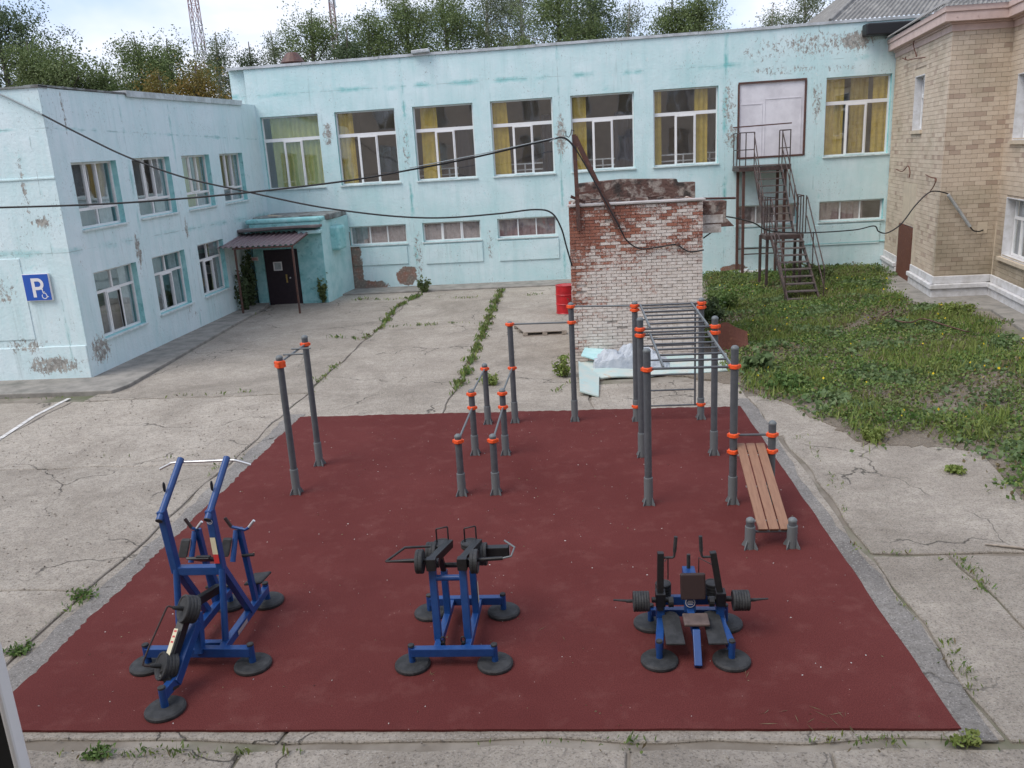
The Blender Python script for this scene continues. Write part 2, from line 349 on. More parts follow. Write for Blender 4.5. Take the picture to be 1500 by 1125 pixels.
M['facade'] = plaster('flaking_turquoise_plaster', (.50,.70,.70), (.66,.79,.80),
    [(11.0,FY,8.65,1.0,.55,.24),(9.5,FY,8.6,2.4,.75,.17),(7.6,FY,8.5,1.6,.7,.14),(8.3,FY,7.75,2.4,.3,.15),(10.5,FY,7.7,1.6,.25,.13),(6.3,FY,6.6,.45,1.5,.17),(6.4,FY,5.4,.4,.8,.19),(9.65,FY,6.5,.33,1.2,.17),(-.3,FY,5.8,.32,1.3,.22),(-6.6,FY,5.6,.28,1.6,.15),
     (-9.75,FY,6.4,.3,.7,.22),(-6.45,FY,1.4,.30,1.6,.17),(-3.4,FY,1.7,.25,1.2,.15),(-11,FY,8.6,1.5,.5,.06),(2.5,FY,8.5,2.5,.5,.07),(-3,FY,8.1,2.4,.15,.10),(9.3,FY,1.1,.25,.25,.2)],
    [(-9.25,FY,1.2,.55,1.6,1.0),(-8.6,FY,.1,1.2,.42,.85),(-7.0,FY,.5,.62,.55,1.0),(10.5,FY,.0,2.5,.2,.8),(6.6,FY,.2,1.0,.25,.7)],
    [(0,-6.55,.10,.8),(0,-.35,.08,.6),(0,6.15,.12,.9),(2,8.05,.14,.7),(0,9.62,.06,.4)], .0)
M['wing'] = plaster('flaking_pale_turquoise_plaster', (.60,.76,.77), (.70,.81,.83),
    [(-14.3,20.3,1.0,.9,.35,.18),(-13.6,20.3,.45,1.1,.35,.24),(-12.65,20.9,.7,.7,.6,.22),(-14.6,20.3,2.4,.6,.5,.17),(-13.2,20.3,4.1,.4,.25,.20),(-14.4,20.3,6.3,.3,1.2,.20),(-13.5,20.3,5.0,.12,1.8,.17),
     (-12.65,23.7,3.0,.25,.8,.22),(-12.65,27,3.4,.2,.6,.2),(-12.65,26.4,1.3,.25,1.2,.18),(-12.65,26.5,.6,1.2,.4,.12),(-12.65,21.2,6.8,.08,.9,.2)],
    [], [(2,3.35,.12,.5),(2,6.35,.06,.5),(1,24.0,.10,.5),(1,27.0,.10,.5),(0,-13.1,.05,.4)], .0)

def concrete_mat(name, a, b2, dark, objr=.09):
    m = bpy.data.materials.new(name); m.use_nodes = True; H = node_helpers(m); new, noise, rng_, mth, mixc, mapping, l, n = H
    b = n['Principled BSDF']; b.inputs['Roughness'].default_value = .92; b.inputs['Specular IOR Level'].default_value = .2
    pos = new('ShaderNodeNewGeometry').outputs['Position']
    c = mixc(rng_(noise(pos, .7, 6, .6, .4), .36, .64), a, b2)
    c = mixc(rng_(noise(pos, .33, 6, .7, .8), .48, .68, 0, .8), c, dark)
    c = mixc(rng_(noise(pos, 3.2, 8, .75), .42, .72, 0, .5), c, (dark[0]*.8, dark[1]*.8, dark[2]*.8))
    c = mixc(rng_(noise(pos, 11, 6, .8), .46, .66, 0, .5), c, (.17,.15,.13))
    c = mixc(rng_(noise(pos, 38, 3, .6), .54, .62, 0, .5), c, (.09,.08,.07))
    c = mixc(rng_(noise(pos, 55, 2, .6), .60, .66, 0, .6), c, (.52,.49,.45))
    sp = new('ShaderNodeTexVoronoi'); sp.inputs['Scale'].default_value = 7; l.new(pos, sp.inputs['Vector'])
    c = mixc(mth('MULTIPLY', rng_(sp.outputs['Distance'], .10, .05), rng_(noise(pos, 1.7, 3), .55, .62)), c, (.13,.12,.10))
    # hairline cracks
    wv = new('ShaderNodeVectorMath', operation='ADD'); l.new(pos, wv.inputs[0])
    ns = new('ShaderNodeTexNoise'); ns.inputs['Scale'].default_value = 1.6; ns.inputs['Detail'].default_value = 6; l.new(pos, ns.inputs['Vector'])
    sc = new('ShaderNodeVectorMath', operation='SCALE'); l.new(ns.outputs['Color'], sc.inputs[0]); sc.inputs['Scale'].default_value = .9; l.new(sc.outputs[0], wv.inputs[1])
    vo = new('ShaderNodeTexVoronoi', feature='DISTANCE_TO_EDGE'); vo.inputs['Scale'].default_value = .36; l.new(wv.outputs[0], vo.inputs['Vector'])
    ck = mth('MULTIPLY', rng_(vo.outputs['Distance'], .006, .0015), rng_(noise(pos, .5, 2), .45, .55))
    c = mixc(mth('MULTIPLY', ck, .8), c, (.07,.065,.055))
    oi = new('ShaderNodeObjectInfo'); hs = new('ShaderNodeHueSaturation'); l.new(rng_(oi.outputs['Random'], 0, 1, 1-objr, 1+objr), hs.inputs['Value']); l.new(c, hs.inputs['Color'])
    l.new(hs.outputs[0], b.inputs['Base Color'])
    h = mth('ADD', mth('MULTIPLY', noise(pos, 18, 9, .8), 1.5), mth('MULTIPLY', noise(pos, 2.2, 3), 1.3)); h = mth('SUBTRACT', h, mth('MULTIPLY', ck, 1.0))
    bp = new('ShaderNodeBump'); bp.inputs['Strength'].default_value = .8; bp.inputs['Distance'].default_value = .035
    l.new(h, bp.inputs['Height']); l.new(bp.outputs[0], b.inputs['Normal'])
    return m
M['concrete'] = concrete_mat('yard_concrete', (.40,.352,.295), (.495,.442,.375), (.262,.228,.188))

M['soil'] = concrete_mat('dusty_soil', (.25,.205,.155), (.32,.27,.215), (.15,.12,.085))
M['shoulder'] = concrete_mat('grey_mortar_shoulder', (.25,.235,.22), (.33,.31,.285), (.17,.16,.15))
def rubber_court():
    m = bpy.data.materials.new('red_rubber_granulate'); m.use_nodes = True; H = node_helpers(m); new, noise, rng_, mth, mixc, mapping, l, n = H
    b = n['Principled BSDF']; b.inputs['Roughness'].default_value = .9; b.inputs['Specular IOR Level'].default_value = .12
    pos = new('ShaderNodeNewGeometry').outputs['Position']
    c = mixc(rng_(noise(pos, .45, 4), .35, .65), (.118,.029,.026), (.152,.041,.037))
    c = mixc(rng_(noise(pos, 90, 2, .7), .35, .65, 0, .8), c, (.070,.016,.016))
    c = mixc(rng_(noise(pos, 2.5, 6, .7), .52, .8, 0, .26), c, (.25,.115,.10))
    c = mixc(rng_(noise(pos, .9, 7, .75, 1.2), .56, .72, 0, .35), c, (.075,.020,.019))
    v = new('ShaderNodeTexVoronoi'); v.inputs['Scale'].default_value = 16; l.new(pos, v.inputs['Vector'])
    c = mixc(mth('MULTIPLY', rng_(v.outputs['Distance'], .10, .05), rng_(noise(pos, 5, 1), .60, .64, 0, .8)), c, (.48,.33,.30))
    l.new(c, b.inputs['Base Color'])
    bp = new('ShaderNodeBump'); bp.inputs['Strength'].default_value = .5; bp.inputs['Distance'].default_value = .01
    l.new(noise(pos, 120, 3, .7), bp.inputs['Height']); l.new(bp.outputs[0], b.inputs['Normal']); return m
M['court'] = rubber_court()

def shed_brick(name, use_attr):
    m = bpy.data.materials.new(name); m.use_nodes = True; H = node_helpers(m); new, noise, rng_, mth, mixc, mapping, l, n = H
    b = n['Principled BSDF']; b.inputs['Roughness'].default_value = .9; b.inputs['Specular IOR Level'].default_value = .2
    pos = new('ShaderNodeNewGeometry').outputs['Position']
    if use_attr: a = new('ShaderNodeAttribute'); a.attribute_name = 'rnd'; rd = a.outputs['Fac']
    else: rd = new('ShaderNodeObjectInfo').outputs['Random']
    c = mixc(rd, (.34,.14,.095), (.25,.105,.075)); c = mixc(rng_(noise(pos, 1.6, 4), .48, .66), c, (.20,.075,.055))
    c = mixc(rng_(noise(pos, 22, 5), .5, .75, 0, .5), c, (.42,.23,.16))
    z = new('ShaderNodeSeparateXYZ'); l.new(pos, z.inputs[0])
    g = rng_(z.outputs[2], 3.9, .9, -.12, .62); g = mth('ADD', g, mth('MULTIPLY', mth('SUBTRACT', noise(pos, .9, 4, .6), .5), 1.5))
    g = mth('ADD', g, rng_(z.outputs[0], .5, 0, 0, -.3)); g = mth('ADD', g, rng_(z.outputs[0], 1.2, 2.6, 0, .16)); g = mth('ADD', g, mth('MULTIPLY', mth('SUBTRACT', rd, .5), .55))
    g = mth('ADD', g, mth('MULTIPLY', mth('SUBTRACT', noise(pos, 16, 6, .75), .5), 1.7))
    f = rng_(g, -.05, .30); c = mixc(mth('MULTIPLY', f, .93), c, mixc(rng_(noise(pos, 7, 4), .4, .65), (.72,.66,.60), (.58,.52,.46)))
    l.new(c, b.inputs['Base Color'])
    bp = new('ShaderNodeBump'); bp.inputs['Strength'].default_value = .6; bp.inputs['Distance'].default_value = .012
    l.new(noise(pos, 45, 6, .7), bp.inputs['Height']); l.new(bp.outputs[0], b.inputs['Normal']); return m
M['shedbrick'] = shed_brick('old_red_brick', False); M['shedbrick_a'] = shed_brick('old_red_brick_joined', True)

def tan_brick(name, use_attr):
    m = bpy.data.materials.new(name); m.use_nodes = True; H = node_helpers(m); new, noise, rng_, mth, mixc, mapping, l, n = H
    b = n['Principled BSDF']; b.inputs['Roughness'].default_value = .88; b.inputs['Specular IOR Level'].default_value = .25
    pos = new('ShaderNodeNewGeometry').outputs['Position']
    if use_attr: a = new('ShaderNodeAttribute'); a.attribute_name = 'rnd'; rd = a.outputs['Fac']
    else: rd = new('ShaderNodeObjectInfo').outputs['Random']
    c = mixc(rng_(rd, 0, .8), (.63,.53,.42), (.55,.45,.35)); c = mixc(rng_(rd, .86, 1), c, (.40,.30,.24))
    c = mixc(rng_(noise(pos, .8, 5, .6), .5, .75, 0, .5), c, (.33,.29,.20))
    z = new('ShaderNodeSeparateXYZ'); l.new(pos, z.inputs[0])
    dm = mth('MULTIPLY', rng_(z.outputs[2], 3.6, 1.4), rng_(z.outputs[1], 27.6, 27.2)); dm = mth('MULTIPLY', dm, rng_(noise(pos, 1.1, 5), .3, .6, .2, 1))
    c = mixc(mth('MULTIPLY', dm, .62), c, (.17,.145,.09))
    c = mixc(rng_(noise(pos, 25, 5), .5, .8, 0, .4), c, (.27,.22,.16))
    l.new(c, b.inputs['Base Color'])
    bp = new('ShaderNodeBump'); bp.inputs['Strength'].default_value = .35; bp.inputs['Distance'].default_value = .01
    l.new(noise(pos, 40, 5, .7), bp.inputs['Height']); l.new(bp.outputs[0], b.inputs['Normal']); return m
M['tan'] = tan_brick('tan_silicate_brick', False); M['tan_a'] = tan_brick('tan_silicate_brick_joined', True)

def leaf_mat(name, c1, c2, c3):
    m = bpy.data.materials.new(name); m.use_nodes = True; H = node_helpers(m); new, noise, rng_, mth, mixc, mapping, l, n = H
    b = n['Principled BSDF']; b.inputs['Roughness'].default_value = .6; b.inputs['Specular IOR Level'].default_value = .3
    a = new('ShaderNodeAttribute'); a.attribute_name = 'rnd'
    pos = new('ShaderNodeNewGeometry').outputs['Position']
    c = mixc(rng_(a.outputs['Fac'], 0, 1), c1, c2); c = mixc(rng_(noise(pos, .45, 3), .48, .68), c, c3)
    l.new(c, b.inputs['Base Color'])
    tl = new('ShaderNodeBsdfTranslucent'); l.new(c, tl.inputs[0]); mxs = new('ShaderNodeMixShader'); mxs.inputs[0].default_value = .3
    o = n['Material Output']; l.new(b.outputs[0], mxs.inputs[1]); l.new(tl.outputs[0], mxs.inputs[2]); l.new(mxs.outputs[0], o.inputs[0]); return m
M['leaf_dark'] = leaf_mat('dark_foliage', (.065,.10,.045), (.12,.16,.072), (.085,.115,.052))
M['leaf_mid'] = leaf_mat('green_foliage', (.10,.145,.050), (.19,.235,.090), (.14,.17,.07))
M['leaf_pale'] = leaf_mat('pale_birch_foliage', (.13,.16,.085), (.21,.24,.14), (.16,.185,.105))
M['leaf_gold'] = leaf_mat('golden_foliage', (.17,.14,.035), (.24,.15,.035), (.11,.12,.03))
M['lawn_a'] = leaf_mat('weed_leaves', (.065,.135,.034), (.17,.245,.070), (.15,.185,.065))
M['lawn_b'] = leaf_mat('grass_blades', (.14,.21,.04), (.27,.31,.095), (.20,.235,.07))
M['lawn_c'] = leaf_mat('pale_broad_leaves', (.11,.175,.068), (.18,.24,.11), (.13,.19,.08))
M['dry'] = leaf_mat('dry_stalks', (.16,.125,.065), (.24,.20,.12), (.13,.105,.06))
M['flower'] = leaf_mat('yellow_flowers', (.70,.50,.02), (.80,.62,.03), (.75,.55,.03))

# ------------------------------------------------------------------ ground
g_ = MB(); g_.box((-400, -60, -.5), (400, 33, -.032)); struct(g_.build('ground', M['dirt']))
g_ = MB(); g_.box((-2500, 33, -.6), (2500, 3000, -.062)); g_.box((-2500,-1500,-.6),(-400,33,-.062)); g_.box((400,-1500,-.6),(2500,33,-.062)); struct(g_.build('terrain', M['farland']))

def wig(x, y): return .028*math.sin(x*2.3+y*1.7)+.022*math.sin(x*5.1-y*3.9+1)+.014*math.sin(x*11+y*13)
def slab_poly(x0, y0, x1, y1, gap=.018, step=.35):
    pts = []
    def seg(a, b):
        n_ = max(1, int((Vector(b)-Vector(a)).length/step))
        for i in range(n_): t = i/n_; pts.append((a[0]+(b[0]-a[0])*t, a[1]+(b[1]-a[1])*t))
    c = [(x0+gap, y0+gap), (x1-gap, y0+gap), (x1-gap, y1-gap), (x0+gap, y1-gap)]
    for i in range(4): seg(c[i], c[(i+1) % 4])
    res = []
    for x, y in pts:
        wx = wig(x*0.7, y); wy = wig(y*.8+7, x)
        res.append((x+wx+random.uniform(-.008,.008), y+wy+random.uniform(-.008,.008)))
    return res
pav = thing('pavement', (0, 10, 0), None, None, kind='structure')
XL = [-24, -18, -12.0, -6.3, -2.8, .3]; YL = [6.25, 9.15, 13.7, 18.3, 24.5, 31.3, 34.2]
rects = []
for i in range(len(XL)-1):
    for j in range(len(YL)-1):
        x0, x1, y0, y1 = XL[i], XL[i+1], YL[j], YL[j+1]
        if i >= 3 and j < 3:
            continue
        if i == 2:
            if x0 == -12.0 and y1 > 18.4: x0 = -11.75
        if i < 2 and y0 > 18.2: continue
        if i >= 3 and j == 3: y0 = 16.0
        if i >= 3 and j in (3,): y1 = 25.7
        if i >= 3 and j == 4: y0 = 25.7
        rects.append((x0, y0, x1, y1))
rects += [(-24, 0.6, -18, 6.25), (-18, .6, -12, 6.25), (-12, .6, -6.3, 6.25), (-6.3, .6, -3.1, 6.2), (-3.1, .6, .35, 6.22), (.35,.6,2.0,6.22), (2.0,.6,4.1,6.22), (4.1,.6,7.5,6.2), (7.5,.6,13,6.2)]
rects += [(-6.3, 6.3, -2.8, 16.0), (-2.8, 6.3, 3.55, 16.0)]                      # bed of the court
rects += [(3.55, 6.28, 4.55, 9.7), (4.55, 6.28, 8.3, 9.7), (8.3, 6.28, 13, 9.7), (3.6, 9.75, 6.9, 14.4), (.3, 16.1, 3.5, 18.2), (3.5, 14.4, 4.8, 16.9), (4.85, 14.4, 6.0, 15.4)]
for q in rects:
    m_ = MB(); dz = random.uniform(-.006, .004); m_.prism(slab_poly(*q), -.3, dz if q[3] != 16.0 else -.004)
    m_.build('slab', M['concrete'], pav, bevel=.012, seg=1)
# rubber court, left edge frayed
cp = []
for i in range(60): t = i/60; cp.append((-5.62+(-5.76+5.62)*0+ -.25*t*0+ 0, 0)) if False else None
cp = []
def ed(a, b, n_, amp):
    for i in range(n_):
        t = i/n_; x = a[0]+(b[0]-a[0])*t; y = a[1]+(b[1]-a[1])*t
        nx, ny = -(b[1]-a[1]), (b[0]-a[0]); ll = math.hypot(nx, ny); k = random.uniform(-amp, amp)+amp*math.sin(t*37)*.7
        cp.append((x+nx/ll*k, y+ny/ll*k))
ed((-5.86, 6.43), (3.22, 6.43), 60, .004); ed((3.22, 6.43), (3.22, 16.12), 60, .006); ed((3.22, 16.12), (-5.84, 16.36), 140, .022); ed((-5.84, 16.36), (-5.86, 6.43), 150, .022)
c_ = MB(); c_.prism(cp, -.001, .022); struct(c_.build('rubber_court', M['court']))
# mortar shoulder along the right edge
sh = []
for i in range(40): t = i/39; sh.append((3.20, 6.29+10.4*t))
for i in range(40): t = 1-i/39; sh.append((3.46+.07*math.sin(t*9)+random.uniform(-.03,.03), 6.29+10.4*t))
c_ = MB(); c_.prism(sh, -.01, .009); struct(c_.build('kerb_strip', M['shoulder']))
sh = [(-6.15+random.uniform(-.04,.04), 6.2+10.4*i/40) for i in range(41)]+[(-5.8, 16.6-10.4*i/40) for i in range(41)]
c_ = MB(); c_.prism(sh[::-1], -.01, .008); struct(c_.build('kerb_strip', M['shoulder']))
# aprons (blind areas) round the buildings
def apron(poly, z=.1):
    m_ = MB(); m_.prism(poly, -.3, z); struct(m_.build('apron', M['apron'], bevel=.02))
apron([(-24,18.9),(-11.35,18.87),(-11.2,19.4),(-11.36,22.4),(-11.55,26),(-11.75,30.2),(-11.95,31.69),(-12.7,31.69),(-12.7,20.32),(-24,20.32)], .09)
apron([(-9.55,33.3),(.1,33.35),(.1,34.8),(-9.55,34.8)], .06)
apron([(10.35,33.8),(10.9,30.5),(10.15,28.2),(10.75,26.2),(12.1,24.9),(11.2,20.2),(10.6,15.5),(12.6,15.5),(13.2,27.3),(12.4,34.8),(10.4,34.8)], .05)
# white painted line
m_ = MB(); pts = [G(0, 643), G(50, 610), G(101, 584)]
for a, b in zip(pts, pts[1:]):
    d = (b-a).normalized(); nn = Vector((-d.y, d.x, 0))*.05; m_.prism([a+nn-d*.0, a-nn, b-nn, b+nn][::-1] if True else [], .006, .0105)
m_.prism([(-12.6, 13.8), (-12.45,13.8), (-11.86, 15.5), (-12.0, 15.58)], .006, .0105)
struct(m_.build('road_marking', M['whiteline']))

# ------------------------------------------------------------------ wall with openings
def wallgrid(mb, P, u0, u1, z0, z1, holes, depth=.28, reveal_m=None, front_m=0):
    us = sorted({u0, u1, *[h[0] for h in holes], *[h[1] for h in holes]}); zs = sorted({z0, z1, *[h[2] for h in holes], *[h[3] for h in holes]})
    mb.m = front_m
    for i in range(len(us)-1):
        for j in range(len(zs)-1):
            a, b, c, d = us[i], us[i+1], zs[j], zs[j+1]; cu_, cz_ = (a+b)/2, (c+d)/2
            if any(h[0] < cu_ < h[1] and h[2] < cz_ < h[3] for h in holes): continue
            mb.quad(P(a,c,0), P(b,c,0), P(b,d,0), P(a,d,0)); mb.quad(P(b,c,depth), P(a,c,depth), P(a,d,depth), P(b,d,depth))
    if reveal_m is not None: mb.m = reveal_m
    for h in holes:
        a, b, c, d = h[:4]
        mb.quad(P(a,c,0), P(a,d,0), P(a,d,depth), P(a,c,depth)); mb.quad(P(b,d,0), P(b,c,0), P(b,c,depth), P(b,d,depth))
        mb.quad(P(a,d,0), P(b,d,0), P(b,d,depth), P(a,d,depth)); mb.quad(P(b,c,0), P(a,c,0), P(a,c,depth), P(b,c,depth))
    mb.m = front_m
def pbox(mb, P, u0, u1, z0, z1, d0, d1):
    vs = [P(u0,z0,d0),P(u1,z0,d0),P(u1,z0,d1),P(u0,z0,d1),P(u0,z1,d0),P(u1,z1,d0),P(u1,z1,d1),P(u0,z1,d1)]
    mb.add(vs, [(0,3,2,1),(4,5,6,7),(0,1,5,4),(1,2,6,5),(2,3,7,6),(3,0,4,7)])
def window(bld, P, u0, u1, z0, z1, layout, warp, d=.16, sill=True, fw_=.06):
    """layout: list of pane rects in 0..1 (u0,u1,z0,z1), second value True when the light has its own sash"""
    f = MB(); W_, H_ = u1-u0, z1-z0
    t = fw_
    pbox(f, P, u0, u1, z0, z0+t, d, d+.07); pbox(f, P, u0, u1, z1-t, z1, d, d+.07); pbox(f, P, u0, u0+t, z0+t, z1-t, d, d+.07); pbox(f, P, u1-t, u1, z0+t, z1-t, d, d+.07)
    for (a, b, c, e) in layout['bars']:
        pbox(f, P, u0+a*W_, u0+b*W_, z0+c*H_, z0+e*H_, d+.002, d+.068)
    for (a, b, c, e) in layout.get('sash', []):
        A, B, C_, D_ = u0+a*W_, u0+b*W_, z0+c*H_, z0+e*H_; s_ = .045
        pbox(f, P, A, B, C_, C_+s_, d-.018, d+.05); pbox(f, P, A, B, D_-s_, D_, d-.018, d+.05); pbox(f, P, A, A+s_, C_+s_, D_-s_, d-.018, d+.05); pbox(f, P, B-s_, B, C_+s_, D_-s_, d-.018, d+.05)
    wo = f.build('window', M['white_pvc'], bld, warp)
    for (a, b, c, e) in layout['panes']:
        g2 = MB(); dd = d+.03; g2.quad(P(u0+a*W_, z0+c*H_, dd), P(u0+b*W_, z0+c*H_, dd), P(u0+b*W_, z0+e*H_, dd), P(u0+a*W_, z0+e*H_, dd)); g2.build('pane', M['glass'], wo, warp)
    if sill:
        s2 = MB(); pbox(s2, P, u0-.04, u1+.04, z0-.05, z0-.003, -.07, d+.02); s2.build('sill', M['sill'], wo, warp)
    return wo
LAY_TOP = {'bars': [(.02,.98,.655,.70),(.335,.37,.02,.655),(.63,.665,.02,.655)], 'sash': [(.352,.648,.01,.655)], 'panes': [(0,1,.68,1),(0,.35,0,.68),(.35,.65,0,.68),(.65,1,0,.68)]}
LAY_LOW = {'bars': [(.335,.355,.03,.97),(.645,.665,.03,.97)], 'panes': [(0,.345,0,1),(.345,.655,0,1),(.655,1,0,1)]}
LAY_LOW2 = {'bars': [(.31,.345,.03,.97),(.655,.69,.03,.97)], 'sash': [(.335,.665,.01,.99)], 'panes': [(0,.33,0,1),(.33,.67,0,1),(.67,1,0,1)]}
LAY_U = {'bars': [(.02,.98,.27,.31),(.35,.38,.31,.97),(.62,.65,.31,.97),(.49,.515,.02,.27)], 'sash': [(.37,.63,.30,.99)], 'panes': [(0,.365,.29,1),(.365,.635,.29,1),(.635,1,.29,1),(0,.5,0,.29),(.5,1,0,.29)]}
LAY_D = {'bars': [(.02,.98,.66,.70),(.30,.34,.02,.66),(.62,.66,.02,.66),(.47,.50,.70,.98)], 'sash': [(.32,.64,.01,.66)], 'panes': [(0,.49,.68,1),(.49,1,.68,1),(0,.32,0,.68),(.32,.64,0,.68),(.64,1,0,.68)]}

def curtain(P, u0, u1, z0, z1, d, material, label, warp, group, amp=.035, freq=42, flare=0.0):
    m_ = MB(); n_ = max(8, int((u1-u0)*26)); vs = []; rows = 6; ph = random.uniform(0, 6)
    for j in range(rows):
        for i in range(n_+1):
            t = i/n_; zt = j/(rows-1); u = u0+(u1-u0)*t+flare*(1-zt)*(.5-t)
            vs.append(P(u, z0+(z1-z0)*zt, d+amp*math.sin(u*freq*.7+ph+math.sin(u*5)*1.2)+.02*math.sin(u*freq*1.7+zt*2)))
    fs = []
    for j in range(rows-1):
        for i in range(n_): a = j*(n_+1)+i; fs.append((a, a+1, a+n_+2, a+n_+1))
    m_.add(vs, fs, True); base = P((u0+u1)/2, z1, d)
    o = m_.build('curtain', material, None, warp, base=base); return tag(o, label, 'curtain', group)

# ------------------------------------------------------------------ main building
def wM(x, y, z): return (x, y, z*(1+.0011*(x+12.5)))
PM = lambda u, z, d: (u, FY+d, z)
main = thing('school_building', (0, FY, 0), 'long two storey turquoise building with flaking paint and tall upper windows', 'building')
WT = [(-12.5,-10.1),(-9.41,-6.95),(-6.22,-3.78),(-3.08,-.6),(.11,2.61),(3.36,5.88),(9.98,12.43)]
WLo = [(-9.28,-6.88),(-6.19,-3.77),(-3.06,-.63),(3.3,5.8),(6.62,9.01),(9.9,12.4)]
ZT = (4.33, 7.2); ZL = (1.86, 2.64)
holes = [(a, b, *ZT) for a, b in WT]+[(a, b, *ZL) for a, b in WLo]+[(6.66, 9.22, 4.45, 7.22)]
mb = MB(); wallgrid(mb, PM, -12.93, 14.5, -.2, 9.12, holes, .3, 1)
mb.m = 0
pbox(mb, PM, -13.6, -12.93, -.2, 9.1, .16, .5); pbox(mb, PM, -13.62, -13.58, -.2, 9.1, .5, 13)
mb.quad(PM(14.5,-.2,0), PM(14.5,-.2,13), PM(14.5,9.1,13), PM(14.5,9.1,0)); mb.quad(PM(-13.6,-.2,13), PM(14.5,-.2,13), PM(14.5,9.1,13), PM(-13.6,9.1,13))
mb.build('wall', [M['facade'], M['teal_deep']], main, wM)
mb = MB(); mb.quad(PM(-13.6,8.7,.5), PM(14.5,8.7,.5), PM(14.5,8.7,13), PM(-13.6,8.7,13)); mb.build('roof', M['darkedge'], main, wM)
mb = MB(); mb.quad(PM(-13.6,7.6,.3), PM(14.5,7.6,.3), PM(14.5,7.6,13), PM(-13.6,7.6,13)); mb.build('ceiling', M['room'], main, wM)
for i in range(9):
    a = -13.62+i*3.12; b = a+3.1
    mb = MB(); zz = random.uniform(-.01,.01); pbox(mb, PM, a, b, 9.122+zz, 9.16+zz, -.06, .55); pbox(mb, PM, a, b, 9.06+zz, 9.122+zz, -.062, -.045)
    mb.build('parapet_cap', M['flash'], main, wM)
# rooms
mb = MB()
mb.quad(PM(-13,4.0,.3), PM(14.4,4.0,.3), PM(14.4,4.0,5.5), PM(-13,4.0,5.5)); mb.quad(PM(-13,.1,.3), PM(14.4,.1,.3), PM(14.4,.1,5.5), PM(-13,.1,5.5)); mb.build('floor', M['linoleum'], main, wM)
mb = MB(); mb.quad(PM(-13,3.8,.3), PM(14.4,3.8,.3), PM(14.4,3.8,5.5), PM(-13,3.8,5.5)); mb.quad(PM(-13,-.1,5.5), PM(14.4,-.1,5.5), PM(14.4,7.6,5.5), PM(-13,7.6,5.5)); mb.build('back_partition', M['room'], main, wM)
for u in (-9.75, -6.55, -.3, 3.0, 6.2, 9.6):
    mb = MB(); pbox(mb, PM, u-.06, u+.06, 4.02, 7.58, .9, 5.4); mb.build('partition', M['room'], main, wM)
for a, b in WT[2:6]:
    mb = MB()
    for z in (4.48, 4.72): pbox(mb, PM, a-.1, b+.1, z, z+.05, .75, .80)
    for u in (a+.2, (a+b)/2, b-.2): pbox(mb, PM, u-.03, u+.03, 4.3, 4.76, .76, .79)
    mb.build('radiator_guard', M['white_pvc'], main, wM)
for k, (a, b) in enumerate(WT):
    window(main, PM, a, b, *ZT, LAY_TOP, wM)
for k, (a, b) in enumerate(WLo): window(main, PM, a, b, *ZL, LAY_LOW2 if k in (1,) else LAY_LOW, wM)
for (a, b) in [(-9.25,-6.9),(-6.15,-3.72),(-3.05,-.55),(6.7,7.9),(9.75,12.3)]:     # raised spandrel panels
    mb = MB(); pbox(mb, PM, a, b, .95+random.uniform(-.05,.05), 1.74, -.045, .01); mb.build('spandrel_panel', M['facade'], main, wM, bevel=.02)
mb = MB(); pbox(mb, PM, 9.3, 12.5, 1.0, 1.03, -.05, .01); pbox(mb, PM, -13.6+.7, 14.5, .0, .04, -.03, .01); mb.build('ledge', M['teal_deep'], main, wM)
cg = 'curtains behind the upper windows'
curtain(PM, -12.2, -10.15, 4.2, 7.35, .30, M['cur_yg'], 'lime yellow curtain filling the leftmost tall window', wM, None, flare=.0)
curtain(PM, -9.35, -8.75, 4.2, 7.3, .30, M['cur_y'], 'faded yellow curtain at the left of the second tall window', wM, cg)
curtain(PM, -5.95, -5.3, 4.2, 7.3, .30, M['cur_y'], 'yellow curtain in the third tall window from the left', wM, cg, flare=-.1)
curtain(PM, -3.05, -2.45, 4.2, 7.3, .30, M['cur_y'], 'yellow curtain in the fourth tall window from the left', wM, cg, flare=-.2)
curtain(PM, .12, .72, 4.2, 7.3, .30, M['cur_y'], 'yellow curtain behind the rusty bracket, fifth tall window', wM, cg)
curtain(PM, 3.38, 3.7, 4.2, 7.3, .30, M['cur_y'], 'narrow yellow curtain at the left of the sixth tall window', wM, cg)
curtain(PM, 5.0, 5.5, 4.2, 7.3, .30, M['cur_y'], 'yellow curtain at the right of the sixth tall window', wM, cg)
curtain(PM, -4.6, -3.8, 4.2, 6.4, .7, M['refl_b'], 'dark blue sheet imitating a pane reflection in the third tall window from the left', wM, cg)  # added sheets, no real cloth: their colour imitates blue reflections in the glass
curtain(PM, 1.85, 2.6, 4.2, 6.5, .7, M['refl_b'], 'dark blue sheet imitating a pane reflection in the fifth tall window from the left', wM, cg)
curtain(PM, -1.1, -.65, 4.2, 6.6, .7, M['refl_b'], 'dark blue sheet imitating a pane reflection in the fourth tall window from the left', wM, cg)
curtain(PM, 10.0, 10.75, 4.2, 7.3, .30, M['cur_y'], 'left yellow curtain in the tall window beside the brick house', wM, cg)
curtain(PM, 11.1, 11.75, 4.2, 7.3, .6, M['cur_y'], 'middle yellow curtain in the tall window beside the brick house', wM, cg)
curtain(PM, 11.85, 12.4, 4.2, 7.3, .30, M['cur_y'], 'right yellow curtain in the tall window beside the brick house', wM, cg)
nm = ['beside the porch', 'second from the porch', 'nearest the ruined brick shed on its left', 'behind the brick shed', 'behind the steel stair', 'beside the brick house']
for k, (a, b) in enumerate(WLo):
    curtain(PM, a+.05, b-.05 if k < 5 else b-.7, 1.7, 2.7, .30, M['cur_p'], 'mauve curtain in the low strip window '+nm[k], wM, 'mauve curtains in the low strip windows', amp=.03, freq=30)
